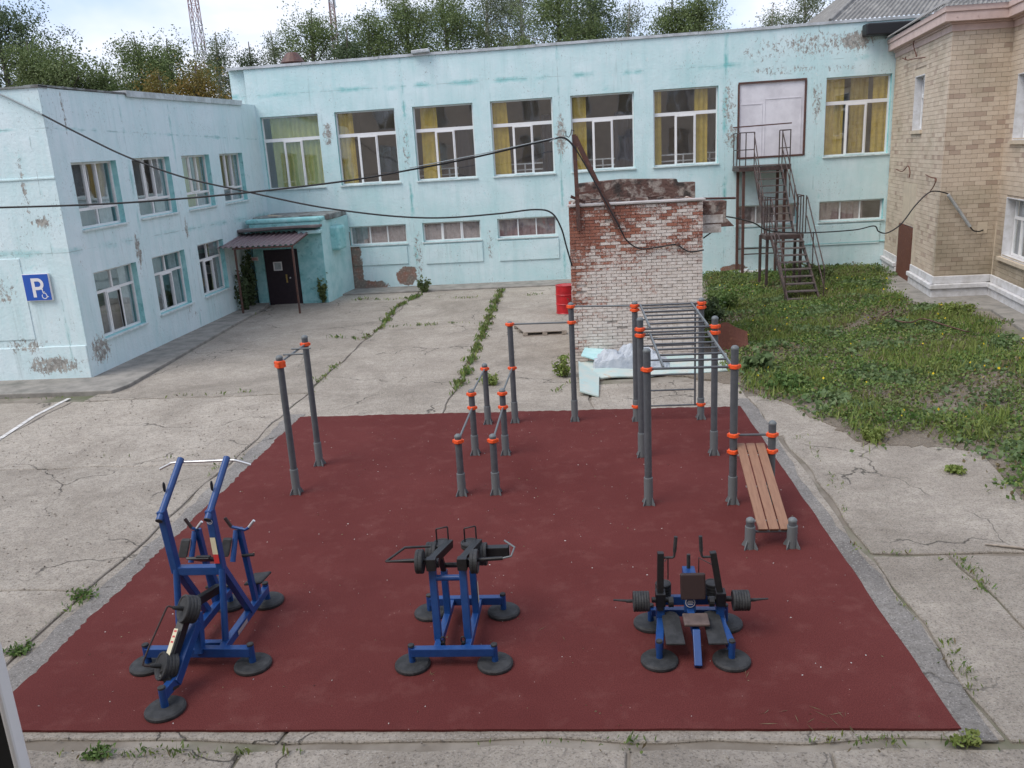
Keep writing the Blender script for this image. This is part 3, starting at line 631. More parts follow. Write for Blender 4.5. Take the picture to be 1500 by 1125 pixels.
# blocked white door at the stair head
dr = MB(); pbox(dr, PM, 6.70, 9.18, 4.49, 7.18, .05, .12)
dd = dr.build('door', M['door_white'], main, wM)
dr = MB()
for q in ((6.72,7.58,4.5,6.45),(7.66,9.08,4.5,6.6)): 
    pbox(dr, PM, q[0], q[1], q[3]-.03, q[3], .035, .05); pbox(dr, PM, q[1]-.03, q[1], q[2], q[3]-.03, .035, .05); pbox(dr, PM, q[0], q[0]+.03, q[2], q[3]-.03, .035, .05)
dr.build('door_leaf', M['door_white'], dd, wM)
dr = MB(); pbox(dr, PM, 6.64, 9.24, 7.182, 7.25, -.02, .06); pbox(dr, PM, 9.182, 9.25, 4.43, 7.18, -.02, .06); pbox(dr, PM, 6.62, 6.695, 4.43, 7.18, -.01, .06); pbox(dr, PM, 6.7, 9.18, 4.42, 4.488, -.02, .06)
dr.build('door_frame', M['brownpaint'], dd, wM)
# roof hood and flood lamp
o = thing('roof_vent', (-10.9, 35.6, 9.2), 'brown metal vent hood on the turquoise roof edge', 'vent')
b_ = atY(429, 90, 35.6); mb = MB(); mb.lathe((b_.x, 35.6, 9.0), [(.34,0),(.34,.25),(.5,.30),(.24,.66),(.2,.68)], n=16); mb.build('hood', M['brownpaint'], o)
b_ = atY(616, 78, 34.6); o = thing('flood_lamp', b_, 'grey flood lamp fixed on the roof edge above the third tall window', 'lamp')
mb = MB(); mb.bar(b_+Vector((-.35,0,.05)), b_+Vector((.35,0,.09)), .28, .12); mb.build('lamp_housing', M['flash'], o, bevel=.02)
mb = MB(); mb.tube([b_+Vector((0,.1,.1)), b_+Vector((0,.25,-.1))], .02, 6); mb.tube([b_+Vector((.02,.0,.1)), b_+Vector((0,0,.25))], .02, 6); mb.build('lamp_bracket', M['pole'], o)
# rain pipe corner box by the brick house
mb = MB(); p = atY(1280, 38, 34.5); mb.box((p.x-.35, 34.2, p.z-.35), (p.x+1.6, 34.74, p.z+.08)); tag(mb.build('roof_gutter', M['black'], None, bevel=.05, base=p), 'black gutter box under the turquoise roof end by the brick house', 'gutter')

# ------------------------------------------------------------------ left wing
WX = -12.65
def wW(x, y, z): return (x, y, z*(1+.0040*max(0, y-21.1)))
PW = lambda u, z, d: (WX-d, u, z)
wing = thing('side_wing', (WX, 20.4, 0), 'lower turquoise wing on the left with a blue parking sign on its end wall', 'building')
U = [(21.1,23.3,3.84,5.53),(24.18,26.55,3.87,5.56),(27.42,29.6,3.87,5.56),(30.5,32.7,3.87,5.56)]
D = [(21.2,23.45,.93,2.70),(24.4,26.6,.98,2.69),(27.6,29.75,.99,2.70)]
mb = MB(); wallgrid(mb, PW, 20.323, 34.9, -.2, 7.30, [tuple(u) for u in U+D], .3, 1)
PF = lambda u, z, d: (u, 20.32+d, z)
mb.m = 0; pbox(mb, PF, -26, WX-.003, -.2, 7.28, 0, .3); pbox(mb, PF, -26, -25.7, -.2, 7.28, .3, 14)
wo = mb.build('wall', [M['wing'], M['teal_deep']], wing, wW)
mb = MB(); mb.quad((WX-.3,20.6,7.0), (WX-.3,34.9,7.0), (-25.7,34.9,7.0), (-25.7,20.6,7.0)); mb.quad((WX-.3,20.6,5.9), (WX-.3,34.9,5.9), (-25.7,34.9,5.9), (-25.7,20.6,5.9)); mb.build('roof', M['darkedge'], wing, wW)
mb = MB(); pbox(mb, PF, -26, WX+.03, 7.283, 7.33, -.04, .34); pbox(mb, PW, 20.3, 24.4, 7.303, 7.35, -.03, .34); mb.build('parapet_edge', M['darkedge'], wing, wW)
for i in range(3):
    mb = MB(); a = 24.4+i*2.95; pbox(mb, PW, a, a+2.93, 7.303, 7.41, -.07, .4); pbox(mb, PW, a, a+2.93, 7.24, 7.303, -.072, -.055); mb.build('parapet_cap', M['flash'], wing, wW)
mb = MB(); pbox(mb, PW, 20.35, 34.8, 3.0, 3.1, .3, 5); pbox(mb, PW, 20.35, 34.8, -.1, 5.9, 4.5, 4.6); mb.build('back_partition', M['room_grey'], wing, wW)
for u in (23.7, 27.0, 30.1):
    mb = MB(); pbox(mb, PW, u-.06, u+.06, 0, 5.85, 1.2, 4.4); mb.build('partition', M['room_grey'], wing, wW)
for q in U: window(wing, PW, *q, LAY_U, wW)
for q in D: window(wing, PW, *q, LAY_D, wW)
for k, q in enumerate(U):
    nmw = ['nearest the corner', 'second from the corner', 'third from the corner', 'beside the porch corner'][k]
    curtain(PW, q[1]-.75, q[1]-.05, q[2]-.1, q[3]+.1, .31, M['cur_g'] if k != 2 else M['cur_g'], 'grey net curtain in the upper wing window '+nmw, wW, 'net curtains in the wing windows')
    curtain(PW, q[0]+.05, q[1]-.05, q[2]-.1, q[3]+.1, .60, M['refl_t'], 'slate sheet imitating the glass reflection in the upper wing window '+nmw, wW, 'slate sheets imitating reflections in the wing windows', amp=.01)  # full-width sheet added behind the glass, coloured like its slate reflection
    if k == 2: curtain(PW, q[0]+.05, q[0]+1.4, q[2]-.1, q[3]+.1, .38, M['cur_yg'], 'lime curtain in the third upper wing window from the corner', wW, None)
for k, q in enumerate(D):
    curtain(PW, q[0]+.05, q[1]-.05, q[2]-.1, q[3]+.1, .60, M['refl_t'], 'slate sheet imitating the glass reflection in the lower wing window '+['nearest the corner', 'in the middle', 'nearest the porch'][k], wW, 'slate sheets imitating reflections in the wing windows', amp=.01)  # same added reflection-coloured sheet for the lower row
    curtain(PW, q[1]-.6, q[1]-.05, q[2]-.1, q[3]+.1, .31, M['cur_g'], 'grey net curtain in the lower wing window '+['nearest the corner', 'in the middle', 'nearest the porch'][k], wW, 'net curtains in the wing windows')
mb = MB(); pbox(mb, PF, -26, WX-.02, 0, .95, -.03, .01); mb.build('plinth', M['wing'], wing, wW, bevel=.02)
mb = MB()
for a in (-24.5, -19.2): pbox(mb, PF, a, a+5.2, 1.15, 3.25, -.02, .01)
pbox(mb, PF, -26, WX, 5.15, 5.2, -.025, .01)
mb.build('render_panel', M['wing'], wing, wW, bevel=.01)
# parking sign
p = atY(55, 421, 20.25); sg = thing('parking_sign', (p.x, 20.25, p.z), 'blue square parking sign with white P and wheelchair symbol on the wing end wall', 'sign')
SX, SZ, hw, hh_ = p.x, p.z, .335, .33
mb = MB(); mb.box((SX-hw-.015, 20.235, SZ-hh_-.015), (SX+hw+.015, 20.30, SZ+hh_+.015)); mb.build('back_plate', M['signwhite'], sg, bevel=.004)
mb = MB(); mb.box((SX-hw, 20.228, SZ-hh_), (SX+hw, 20.2345, SZ+hh_)); mb.build('face_panel', M['signblue'], sg)
def ribbon(mb, pts, w_, O, ux, uz, off):     # flat stroke in the plane of a sign; pts in local 2D
    ux, uz, O = Vector(ux), Vector(uz), Vector(O); nrm = ux.cross(uz).normalized()
    k = len(pts); vs = []
    for i, q in enumerate(pts):
        a = Vector(pts[max(0, i-1)]); b = Vector(pts[min(k-1, i+1)]); t = (b-a).normalized(); s_ = Vector((-t.y, t.x))*w_/2
        for e in (1, -1): v = Vector(q)+s_*e; vs.append(O+ux*v.x+uz*v.y+nrm*off)
    for i in range(k-1): mb.add([vs[2*i], vs[2*i+1], vs[2*i+3], vs[2*i+2]], [(0,1,2,3)])
mb = MB(); O = (SX, 20.2275, SZ); ux = (1,0,0); uz = (0,0,1)
arc = lambda cx, cy, r_, a0, a1, n_=12: [(cx+r_*math.cos(R(a0+(a1-a0)*i/n_)), cy+r_*math.sin(R(a0+(a1-a0)*i/n_))) for i in range(n_+1)]
ribbon(mb, [(-.09,-.25), (-.09,.235)], .085, O, ux, uz, .002)
ribbon(mb, [(-.09,.195), (.04,.195)]+arc(.04,.085,.11,90,-90)+[(-.09,-.025)], .08, O, ux, uz, .004)
mb.build('letter', M['signwhite'], sg)
mb = MB(); ribbon(mb, arc(.16,-.225,.065,140,380), .02, O, ux, uz, .002); ribbon(mb, [(.13,-.07),(.14,-.15),(.20,-.155),(.235,-.25),(.27,-.24)], .022, O, ux, uz, .004); ribbon(mb, [(.14,-.12),(.19,-.12)], .018, O, ux, uz, .006)
ribbon(mb, arc(.128,-.05,.011,0,360), .022, O, ux, uz, .006)
mb.build('wheelchair_symbol', M['signwhite'], sg)

# ------------------------------------------------------------------ porch
SY = 31.7
por = thing('entrance_porch', (-11, SY, 0), 'small turquoise entrance porch with a dark door in the corner of the two buildings', 'building')
mb = MB(); PS = lambda u, z, d: (u, SY+d, z)
wallgrid(mb, PS, -12.35, -9.58, -.1, 3.12, [(-11.98, -10.6, -.05, 2.14)], .25, 0)
for (a, b) in (((-9.58, SY), (-9.66, FY)), ((-12.35, SY), (-12.35, FY))):
    mb.quad((a[0],a[1],-.1), (b[0],b[1],-.1), (b[0],b[1],3.2), (a[0],a[1],3.12))
mb.build('wall', M['teal_deep'], por)
mb = MB(); mb.prism([(-9.578,SY+.02),(-9.5,SY+.35),(-9.48,33.0),(-9.30,FY-.02),(-9.62,FY-.02),(-9.62,SY+.02)], -.1, 3.15); mb.build('side_wall', M['teal_pale'], por, bevel=.05)
mb = MB(); mb.box((-12.5, SY-.04, 3.12), (-9.5, SY+.5, 3.3)); mb.build('parapet', M['teal_deep'], por, bevel=.07, seg=3)
mb = MB(); mb.box((-12.4, SY+.5, 3.13), (-9.35, FY-.01, 3.36)); mb.build('roof', M['darkedge'], por, bevel=.05)
mb = MB(); mb.box((-9.62, 32.6, 1.9), (-9.12, 33.6, 2.85)); mb.build('plaster_lump', M['teal_deep'], por, bevel=.12, seg=4)
mb = MB(); mb.box((-11.96, SY+.08, -.02), (-10.62, SY+.14, 2.12)); do = mb.build('door', M['door_dark'], por)
mb = MB(); q = atY(407, 390, SY+.07); mb.box((q.x-.17, SY+.05, q.z-.17), (q.x+.17, SY+.079, q.z-.13)); mb.box((q.x-.17, SY+.05, q.z+.13), (q.x+.17, SY+.079, q.z+.17)); mb.box((q.x-.17, SY+.05, q.z-.13), (q.x-.13, SY+.079, q.z+.13)); mb.box((q.x+.13, SY+.05, q.z-.13), (q.x+.17, SY+.079, q.z+.13)); mb.build('window_frame', M['white_pvc'], do)
mb = MB(); mb.box((q.x-.13, SY+.07, q.z-.13), (q.x+.13, SY+.078, q.z+.13)); mb.build('pane', M['cur_g'], do)
mb = MB(); q = atY(420, 408, SY+.05); mb.box((q.x-.03, SY+.06, q.z-.16), (q.x+.03, SY+.079, q.z+.16)); mb.tube([(q.x,SY+.06,q.z+.08),(q.x,SY+.0,q.z+.07),(q.x,SY+.0,q.z-.07),(q.x,SY+.06,q.z-.08)], .012, 6); mb.build('handle', M['brass'], do)
mb = MB(); q = atY(425, 407, SY+.05); mb.lathe((q.x, SY+.079, q.z), [(.035,0),(.035,.04),(.02,.05)], ax=(0,-1,0), n=10); mb.build('handle', M['steelgrip'], do)
q = atY(372, 380, SY-.02); pl = thing('notice_plaque', (q.x, SY-.02, q.z), 'small white plaque with red lettering on the porch wall left of the dark door', 'sign')
mb = MB(); mb.box((q.x-.17, SY-.025, q.z-.06), (q.x+.17, SY-.002, q.z+.09)); mb.build('plate', M['signwhite'], pl)
mb = MB()
for zz, c0, c1 in ((.035,-.11,.12),(-.01,-.14,.13)):
    u = c0
    while u < c1: wv_ = random.uniform(.015,.035); mb.quad((q.x+u,SY-.0275,q.z+zz-.014),(q.x+u+wv_,SY-.0275,q.z+zz-.014),(q.x+u+wv_,SY-.0275,q.z+zz+.014),(q.x+u,SY-.0275,q.z+zz+.014)); u += wv_+.012
mb.build('lettering', M['stickerred'], pl)
q = G(374, 380); 
# canopy
cn = thing('door_canopy', (-11, 30.5, 2.5), 'brown corrugated metal canopy on two thin posts before the dark door', 'canopy')
mb = MB(); xa, xb = -12.75, -9.95; n_ = 112; vs = []
for (yy, zz) in ((29.35, 2.50), (30.6, 2.66), (31.66, 2.80)):
    for i in range(n_+1): x = xa+(xb-xa)*i/n_+(.0 if yy < 30 else .0)*(1); vs.append((x+(.25 if yy > 31 and i > n_*.5 else 0)*0, yy, zz+.028*(1 if (i//4) % 2 else -1)*(1 if i % 4 in (1,2,3) else .2)))
mb.add(vs, [(j*(n_+1)+i, j*(n_+1)+i+1, (j+1)*(n_+1)+i+1, (j+1)*(n_+1)+i) for j in range(2) for i in range(n_)]); mb.build('roof_sheet', M['canopy'], cn)
mb = MB(); mb.bar((-12.2,29.4,2.44), (-9.95,29.4,2.44), .05, .06); mb.bar((-10.01,29.4,2.44),(-10.01,31.68,2.74),.05,.05); mb.bar((-12.12,29.4,2.44),(-12.12,31.68,2.74),.05,.05); mb.build('support_frame', M['brownpaint'], cn)
for x in (-12.12, -10.0):
    mb = MB(); mb.bar((x,29.4,0), (x+.01,29.4,2.42), .06, .06, up=(0,1,0)); mb.build('post', M['brownpaint'], cn)
mb = MB()
sl = [(-12.9,31.2,2.93),(-12.2,31.05,2.95),(-11.2,31.0,3.0),(-10.1,31.0,3.02),(-9.55,31.15,2.98),(-9.5,31.69,2.98),(-12.9,31.69,2.95)]
mb.add([(x,y,z-.06) for x,y,z in sl]+[(x,y,z+.04) for x,y,z in sl], [tuple(range(7))[::-1], tuple(range(7,14))]+[(i,(i+1)%7,7+(i+1)%7,7+i) for i in range(7)])
mb.build('broken_slab', M['roofdark'], por, bevel=.02)
mb = MB(); mb.box((-10.35,31.25,2.70), (-9.5,31.69,2.84)); mb.build('ledge', M['teal_pale'], por, bevel=.03)
q = atY(432, 318, 32.4); mb = MB(); mb.bar(atY(394,318,32.5)+Vector((0,0,.05)), atY(437,322,32.3)+Vector((0,0,.08)), .14, .06); tag(mb.build('pale_board', M['cream'], None, base=q), 'pale board lying on the porch roof', 'board')

# ------------------------------------------------------------------ brick shed
HX0, HX1, HY, HZ = -.06, 3.13, 20.45, 3.82
shed = thing('brick_shed', (1.5, HY, 0), 'ruined roofless brick shed with half whitewashed front wall', 'shed')
mb = MB(); mb.box((HX0+.02, HY+.03, -.1), (HX1-.02, HY+.36, HZ)); mb.box((HX0+.02, HY+.36, -.1), (HX0+.3, 23.5, HZ-.05)); mb.box((HX1-.3, HY+.36, -.1), (HX1-.02, 23.5, HZ-.05)); mb.box((HX0+.02, 23.5, -.1), (HX1-.02, 23.8, HZ)); mb.build('core_wall', M['mortar_grey'], shed)
bricks = []
crs = .0775; nz_c = int(HZ/crs); bl = .245
for j in range(nz_c):
    z0 = j*crs; off = 0 if j % 2 else bl/2; u = HX0
    first = True
    while u < HX1-.02:
        ln = (bl-off) if first and off else bl; first = False
        e = min(u+ln, HX1); 
        if e-u > .05: bricks.append((u, e, z0))
        u += ln
idx = list(range(len(bricks))); random.Random(3).shuffle(idx); parts = set(sorted(idx)[:0]) ; 
lowest = sorted(range(len(bricks)), key=lambda i: abs(bricks[i][2]-2.0))[:300]; parts = set(lowest)
allb = MB()
for i, (a, b, z0) in enumerate(bricks):
    if random.random() < .012: continue
    pr = random.uniform(-.008, .010); jx = random.uniform(-.003, .003)
    tgt = MB() if i in parts else allb
    tgt.r = random.random(); c0 = random.uniform(.004,.008)
    t1, t2 = random.uniform(-.002,.002), random.uniform(-.002,.002)
    tgt.add([(a+c0+jx,HY+pr,z0+.006+t1),(b-c0+jx,HY+pr,z0+.006+t2),(b-c0+jx,HY+.05,z0+.006),(a+c0+jx,HY+.05,z0+.006),(a+c0+jx,HY+pr,z0+crs-.006+t1),(b-c0+jx,HY+pr,z0+crs-.006+t2),(b-c0+jx,HY+.05,z0+crs-.006),(a+c0+jx,HY+.05,z0+crs-.006)],
        [(0,3,2,1),(4,5,6,7),(0,1,5,4),(1,2,6,5),(2,3,7,6),(3,0,4,7)])
    if i in parts: tgt.build('brick', M['shedbrick'], shed)
for side in (HX0, HX1):          # return walls, coursed
    for j in range(nz_c):
        u = HY+.06+(bl/2 if j % 2 else 0)
        while u < 23.6:
            allb.r = random.random(); pr = random.uniform(-.006,.006); x0, x1 = (side-pr-.0, side+.05) if side < 1 else (side-.05, side+pr)
            allb.box((x0, u+.006, j*crs+.006), (x1, u+bl-.006, j*crs+crs-.006)); u += bl
stuff(allb.build('brickwork', M['shedbrick_a'], shed, attr=True))
mb = MB(); mb.box((HX0-.03, HY-.06, HZ), (HX1+.05, HY+.34, HZ+.05)); mb.build('cap_slab', M['concrete_cap'], shed, bevel=.012)
# back wall stump standing higher, rubble along the top
mb = MB(); pts = [atY(850,275,23.5), atY(990,265,23.5), atY(992,268,23.5), atY(1017,266,23.5)]
poly = [(pts[0].x-.05, 3.4),(pts[3].x, 3.4),(pts[3].x, pts[3].z),(pts[2].x, pts[2].z+.02),(pts[1].x, pts[1].z+.06),(1.4, 4.33),(pts[0].x-.05, pts[0].z+.12)]
k = len(poly); mb.add([(x,23.3,z) for x,z in poly]+[(x,23.65,z) for x,z in poly], [tuple(range(k)), tuple(range(k,2*k))[::-1]]+[((i+1)%k,i,k+i,k+(i+1)%k) for i in range(k)])
mb.build('back_wall', M['rubble'], shed, bevel=.02)
mb = MB(); rr = random.Random(5)
for i in range(90):
    x = rr.uniform(.1, 3.0); y = rr.uniform(20.9, 23.2); s_ = rr.uniform(.05,.16); 
    mb.obox((x, y, 3.72+rr.uniform(0,.10)), Vector((s_,rr.uniform(-.03,.03),rr.uniform(-.03,.03))), Vector((0,s_*.7,0)), Vector((0,rr.uniform(-.02,.02),s_*.35)))
mb.box((HX0+.3, 20.82, 3.55), (HX1-.3, 23.3, 3.70)); stuff(mb.build('rubble', M['rubble'], shed))
mb = MB(); q0 = atY(1031,294,21.0); q1 = atY(1062,293,21.0); q2 = atY(1061,318,21.0); q3=atY(1073,330,21.0); q4 = atY(1031,334,21.0)
poly = [(HX1-.0, q4.z),(q3.x-.25,q4.z+.03),(q3.x,q3.z),(q2.x,q2.z),(q1.x,q1.z),(HX1-.0,q0.z)]
k = len(poly); mb.add([(x,20.75,z) for x,z in poly]+[(x,21.2,z) for x,z in poly], [tuple(range(k)), tuple(range(k,2*k))[::-1]]+[((i+1)%k,i,k+i,k+(i+1)%k) for i in range(k)]); mb.build('broken_lintel', M['rubble'], shed, bevel=.015)
mb = MB(); mb.box((HX1, 20.745, 3.25), (HX1+.52, 20.76, 3.45)); mb.box((HX1,20.742,3.02),(HX1+.48,20.76,3.22)); mb.build('plaster_patch', M['mortar_grey'], shed, bevel=.01)
q0 = atY(1030,291,20.9); q1 = atY(1077,290,21.6)
mb = MB(); mb.tube([q0, q1], .028, 8); tag(mb.build('rusty_pipe', M['brownpaint'], None, base=q0), 'thin rusty pipe running from the shed top to the stair', 'pipe')
# A-frame bracket
af = thing('cable_bracket', (.15, HY-.1, 3.3), 'rusty steel A shaped cable bracket standing on the shed front', 'bracket')
a0, a1, b1 = atY(848,338,20.36), atY(841,197,20.36), atY(906,333,20.36)
def angle(mb, p, q, s_=.09, t=.012):
    p, q = Vector(p), Vector(q); d = (q-p).normalized(); sd_ = d.cross(Vector((0,1,0))).normalized()
    mb.bar(p, q, s_, t, up=(0,1,0)); mb.bar(p+sd_*s_/2+Vector((0,s_/2,0)), q+sd_*s_/2+Vector((0,s_/2,0)), t, s_, up=(0,1,0))
mb = MB(); angle(mb, a0, a1); mb.build('upright', M['brownpaint'], af)
mb = MB(); angle(mb, b1, a1+Vector((.02,-.02,-.05)), .11); mb.build('brace', M['brownpaint'], af)
mb = MB(); angle(mb, atY(845,284,20.34), atY(880,279,20.34), .05); angle(mb, atY(836,288,20.30), atY(857,297,20.5), .06); mb.build('crosspiece', M['brownpaint'], af)
mb = MB(); q = atY(834,200,20.3); mb.tube([atY(829,192,20.3), atY(829,199,20.3), atY(833,201,20.3), atY(836,197,20.3), atY(837,190,20.3), atY(841,192,20.33)], .012, 6); mb.build('hook', M['cable'], af)

# ------------------------------------------------------------------ cables
def smooth_path(pts, n_=8):
    P = [Vector(p) for p in pts]; o = []
    for i in range(len(P)-1):
        a = P[max(i-1,0)]; b = P[i]; c = P[i+1]; d = P[min(i+2, len(P)-1)]
        for k_ in range(n_):
            t = k_/n_; o.append(.5*((2*b)+(c-a)*t+(2*a-5*b+4*c-d)*t*t+(3*b-a-3*c+d)*t**3))
    o.append(P[-1]); return o
def cable(pts, r_, label, m_='cable', n_=8, name='cable'):
    mb = MB(); mb.tube(smooth_path(pts, n_), r_, 6); return tag(mb.build(name, M[m_], None, base=pts[0]), label, 'cable')
cable([atY(-30,128,20.27), atY(0,138,20.27), atY(30,152,20.27), atY(62,168,20.27)], .022, 'pale cable stretch on the left wing end wall', 'greycable')
cable([atY(62,168,20.27), atY(120,198,20.27), atY(187,230,20.27), atY(270,260,20.27), atY(367,282,20.27), atY(440,298,20.27), atY(500,308,20.27), atY(580,317,20.27), atY(650,319,20.27), atY(730,313,20.27), atY(783,307,20.27), atY(808,312,20.27), atY(822,334,20.27), atY(830,362,20.3), atY(838,390,20.36)], .022, 'black cable sagging from the wing corner to the shed edge')
cable([atY(-30,303,18), atY(0,304,18.1), atY(167,298,18.6), atY(333,285,19.1), atY(500,266,19.5), atY(600,249,19.8), atY(697,230,20.05), atY(800,206,20.2), atY(826,202,20.25), atY(842,216,20.28)], .024, 'black cable stretched across the yard to the top of the rusty bracket')
cable([atY(600,246,19.78), atY(697,227,20.0), atY(803,204,20.2), atY(812,203,20.2), atY(805,208,20.2)], .012, 'thin grey wire beside the black cable near the bracket', 'greycable')
cable([atY(842,216,20.28), atY(862,250,20.28), atY(905,328,20.26), atY(918,352,20.33), atY(937,364,20.36), atY(965,362,20.38), atY(990,358,20.38), atY(1000,364,20.38), atY(1012,369,20.38), atY(1031,366,20.38)], .018, 'black cable running down the bracket and along the shed bricks')
mb = MB(); q = atY(993,358,20.38); mb.lathe(q+Vector((0,.05,0)), [(.05,0),(.05,.07),(.03,.09)], ax=(0,-1,0), n=10); tag(mb.build('junction_box', M['brownpaint'], None, base=q), 'small rusty junction box on the shed bricks', 'junction box')
cable([atY(1030,349,21.2), atY(1045,338,21.2), atY(1052,331,21.2)], .018, 'short black cable end hanging under the broken lintel')
cable([atY(1062,317,21.2), atY(1080,320,22.5), atY(1105,327,24.5), atY(1127,338,26), atY(1180,341,26.4), atY(1250,337,26.6), atY(1280,331,26.7), atY(1287,339,26.75), atY(1300,341,26.8), atY(1320,328,26.85), atY(1340,302,26.9), atY(1358,284,26.95), atY(1370,280,27.0), atY(1386,283,27.05), atY(1390,286,27.05)], .02, 'black cable running from the shed past the stair to the brick house')

# ------------------------------------------------------------------ steel stair
st = thing('fire_stair', (7.3, 30, 0), 'brown steel outdoor stair leading up to the white blocked door', 'staircase')
SM = M['stairmetal']; TPZ = 4.27; LZ = 1.95
def bars(name, segs, w_=.05, h_=.05, m_=None, bevel=0):
    mb = MB()
    for p, q in segs: mb.bar(p, q, w_, h_, up=(0,0,1) if abs(Vector(q).z-Vector(p).z) < .9*(Vector(q)-Vector(p)).length else (0,1,0))
    return mb.build(name, m_ or SM, st)
mb = MB(); mb.box((6.45,33.35,TPZ-.03), (8.4,34.72,TPZ+.0)); mb.build('platform', M['steptop'], st)
bars('platform_frame', [((6.45,33.38,TPZ-.12),(8.4,33.38,TPZ-.12)), ((6.47,33.4,TPZ-.12),(6.47,34.7,TPZ-.12)), ((8.38,33.4,TPZ-.12),(8.38,34.7,TPZ-.12))], .05, .16)
for x, y in ((6.66,34.6),(6.67,33.5)): bars('column', [((x,y,-.05),(x-.02,y,TPZ-.05))], .10, .10, M['brownpaint'])
for x, y in ((8.17,34.5),(8.22,33.5)): bars('column', [((x,y,-.05),(x,y,TPZ-.05))], .10, .10, M['brownpaint'])
for x, y in ((6.74,30.75),(6.86,30.2),(8.0,30.9),(8.02,30.2)): bars('column', [((x,y,-.05),(x,y,LZ-.05))], .09, .09)
bars('tie_bar', [((6.66,34.5,1.0),(8.17,34.5,1.0))], .04, .04); bars('tie_bar', [((6.67,33.5,.9),(8.2,33.5,.9))], .04, .04); bars('tie_bar', [((6.5,33.5,2.6),(3.9,21.7,3.6))], .02, .02) if False else None
mb = MB(); mb.box((6.78,30.1,LZ-.03), (8.08,30.95,LZ)); mb.build('landing', M['steptop'], st)
bars('landing_frame', [((6.78,30.12,LZ-.1),(8.08,30.12,LZ-.1)), ((6.80,30.1,LZ-.1),(6.80,30.95,LZ-.1)), ((8.06,30.1,LZ-.1),(8.06,30.95,LZ-.1))], .05, .14)
xa, xb = 7.02, 8.02
for (p0, p1, n_, dx) in (((33.38,TPZ),(30.95,LZ),9,-.06),((30.1,LZ),(27.35,.0),9,-.08)):
    for x in (xa, xb):
        bars('stringer', [((x+(0 if p0[0] > 33 else dx+.02),p0[0],p0[1]-.08),(x+dx,p1[0],p1[1]-.08+(0 if p1[0] > 30 else .05)))], .05, .16)
    for k in range(1, n_+1):
        t = k/(n_+.6); y = p0[0]+(p1[0]-p0[0])*t; z = p0[1]+(p1[1]-p0[1])*t
        mb = MB(); mb.box((xa+dx*t+.03, y-.14, z-.035), (xb+dx*t-.03, y+.12, z)); mb.build('step', M['steptop'], st)
# railings
H1 = 1.05
bars('railing', [((6.48,33.42,TPZ),(6.48,33.42,TPZ+H1+.18)), ((6.48,34.65,TPZ),(6.48,34.65,TPZ+H1+.18)), ((6.48,34.0,TPZ),(6.48,34.0,TPZ+H1+.15)), ((6.48,33.4,TPZ+H1+.18),(6.48,34.7,TPZ+H1+.18)), ((7.02,33.4,TPZ),(7.02,33.4,TPZ+H1+.18)), ((6.48,33.4,TPZ+H1+.18),(7.02,33.4,TPZ+H1+.18)), ((6.48,33.4,TPZ+.6),(7.02,33.4,TPZ+.6)), ((6.70,33.4,TPZ),(6.70,33.4,TPZ+H1+.18)),((6.48,34.65,TPZ+.6),(6.48,33.4,TPZ+.6))], .035, .035)
bars('railing', [((7.95,33.42,TPZ),(7.95,33.42,TPZ+H1+.2)), ((8.36,33.42,TPZ),(8.36,33.42,TPZ+H1+.2)), ((8.36,34.65,TPZ),(8.36,34.65,TPZ+H1+.2)), ((8.36,33.4,TPZ+H1+.2),(8.36,34.7,TPZ+H1+.2)), ((7.95,33.4,TPZ+H1+.2),(8.36,33.4,TPZ+H1+.2)), ((7.95,33.4,TPZ+.6),(8.36,33.4,TPZ+.6)),((8.36,33.4,TPZ+.6),(8.36,34.7,TPZ+.6))], .035, .035)
bars('locking_bar', [(atY(1074,187,33.32),atY(1160,180,33.32))], .03, .045, M['brownpaint'])
for x, d1 in ((7.0,-.1),(8.05,.05)):
    bars('handrail', [((x,33.38,TPZ+H1+.15),(x+d1,30.95,LZ+.95)), ((x,33.38,TPZ+.62),(x+d1,30.95,LZ+.5)), ((x+d1*.5,32.2,3.1),(x+d1*.5,32.2,4.3)), ((x+d1*.8,31.5,2.45),(x+d1*.8,31.5,3.55))], .032, .032)
for x, d1 in ((6.82,.12),(8.05,.12)):
    bars('railing', [((x,30.95,LZ),(x,30.95,LZ+1.3)), ((x,30.15,LZ),(x,30.15,LZ+1.3)), ((x+.1,30.15,LZ),(x+.1,30.15,LZ+1.3)), ((x,30.15,LZ+1.3),(x,30.95,LZ+1.3)), ((x,30.15,LZ+1.3),(x+(.28 if x < 7 else -.18),30.15,LZ+1.27)), ((x+(.28 if x < 7 else -.18),30.15,LZ),(x+(.28 if x < 7 else -.18),30.15,LZ+1.27)), ((x,30.5,LZ),(x,30.5,LZ+1.3))], .032, .032)
    bars('handrail', [((x+.12,30.12,LZ+1.25),(x+.02,27.45,1.05)), ((x+.12,30.12,LZ+.6),(x+.02,27.45,.5)), ((x+.02,27.45,0),(x+.02,27.45,1.05)), ((x+.06,29.0,.9),(x+.06,29.0,2.1))], .032, .032)

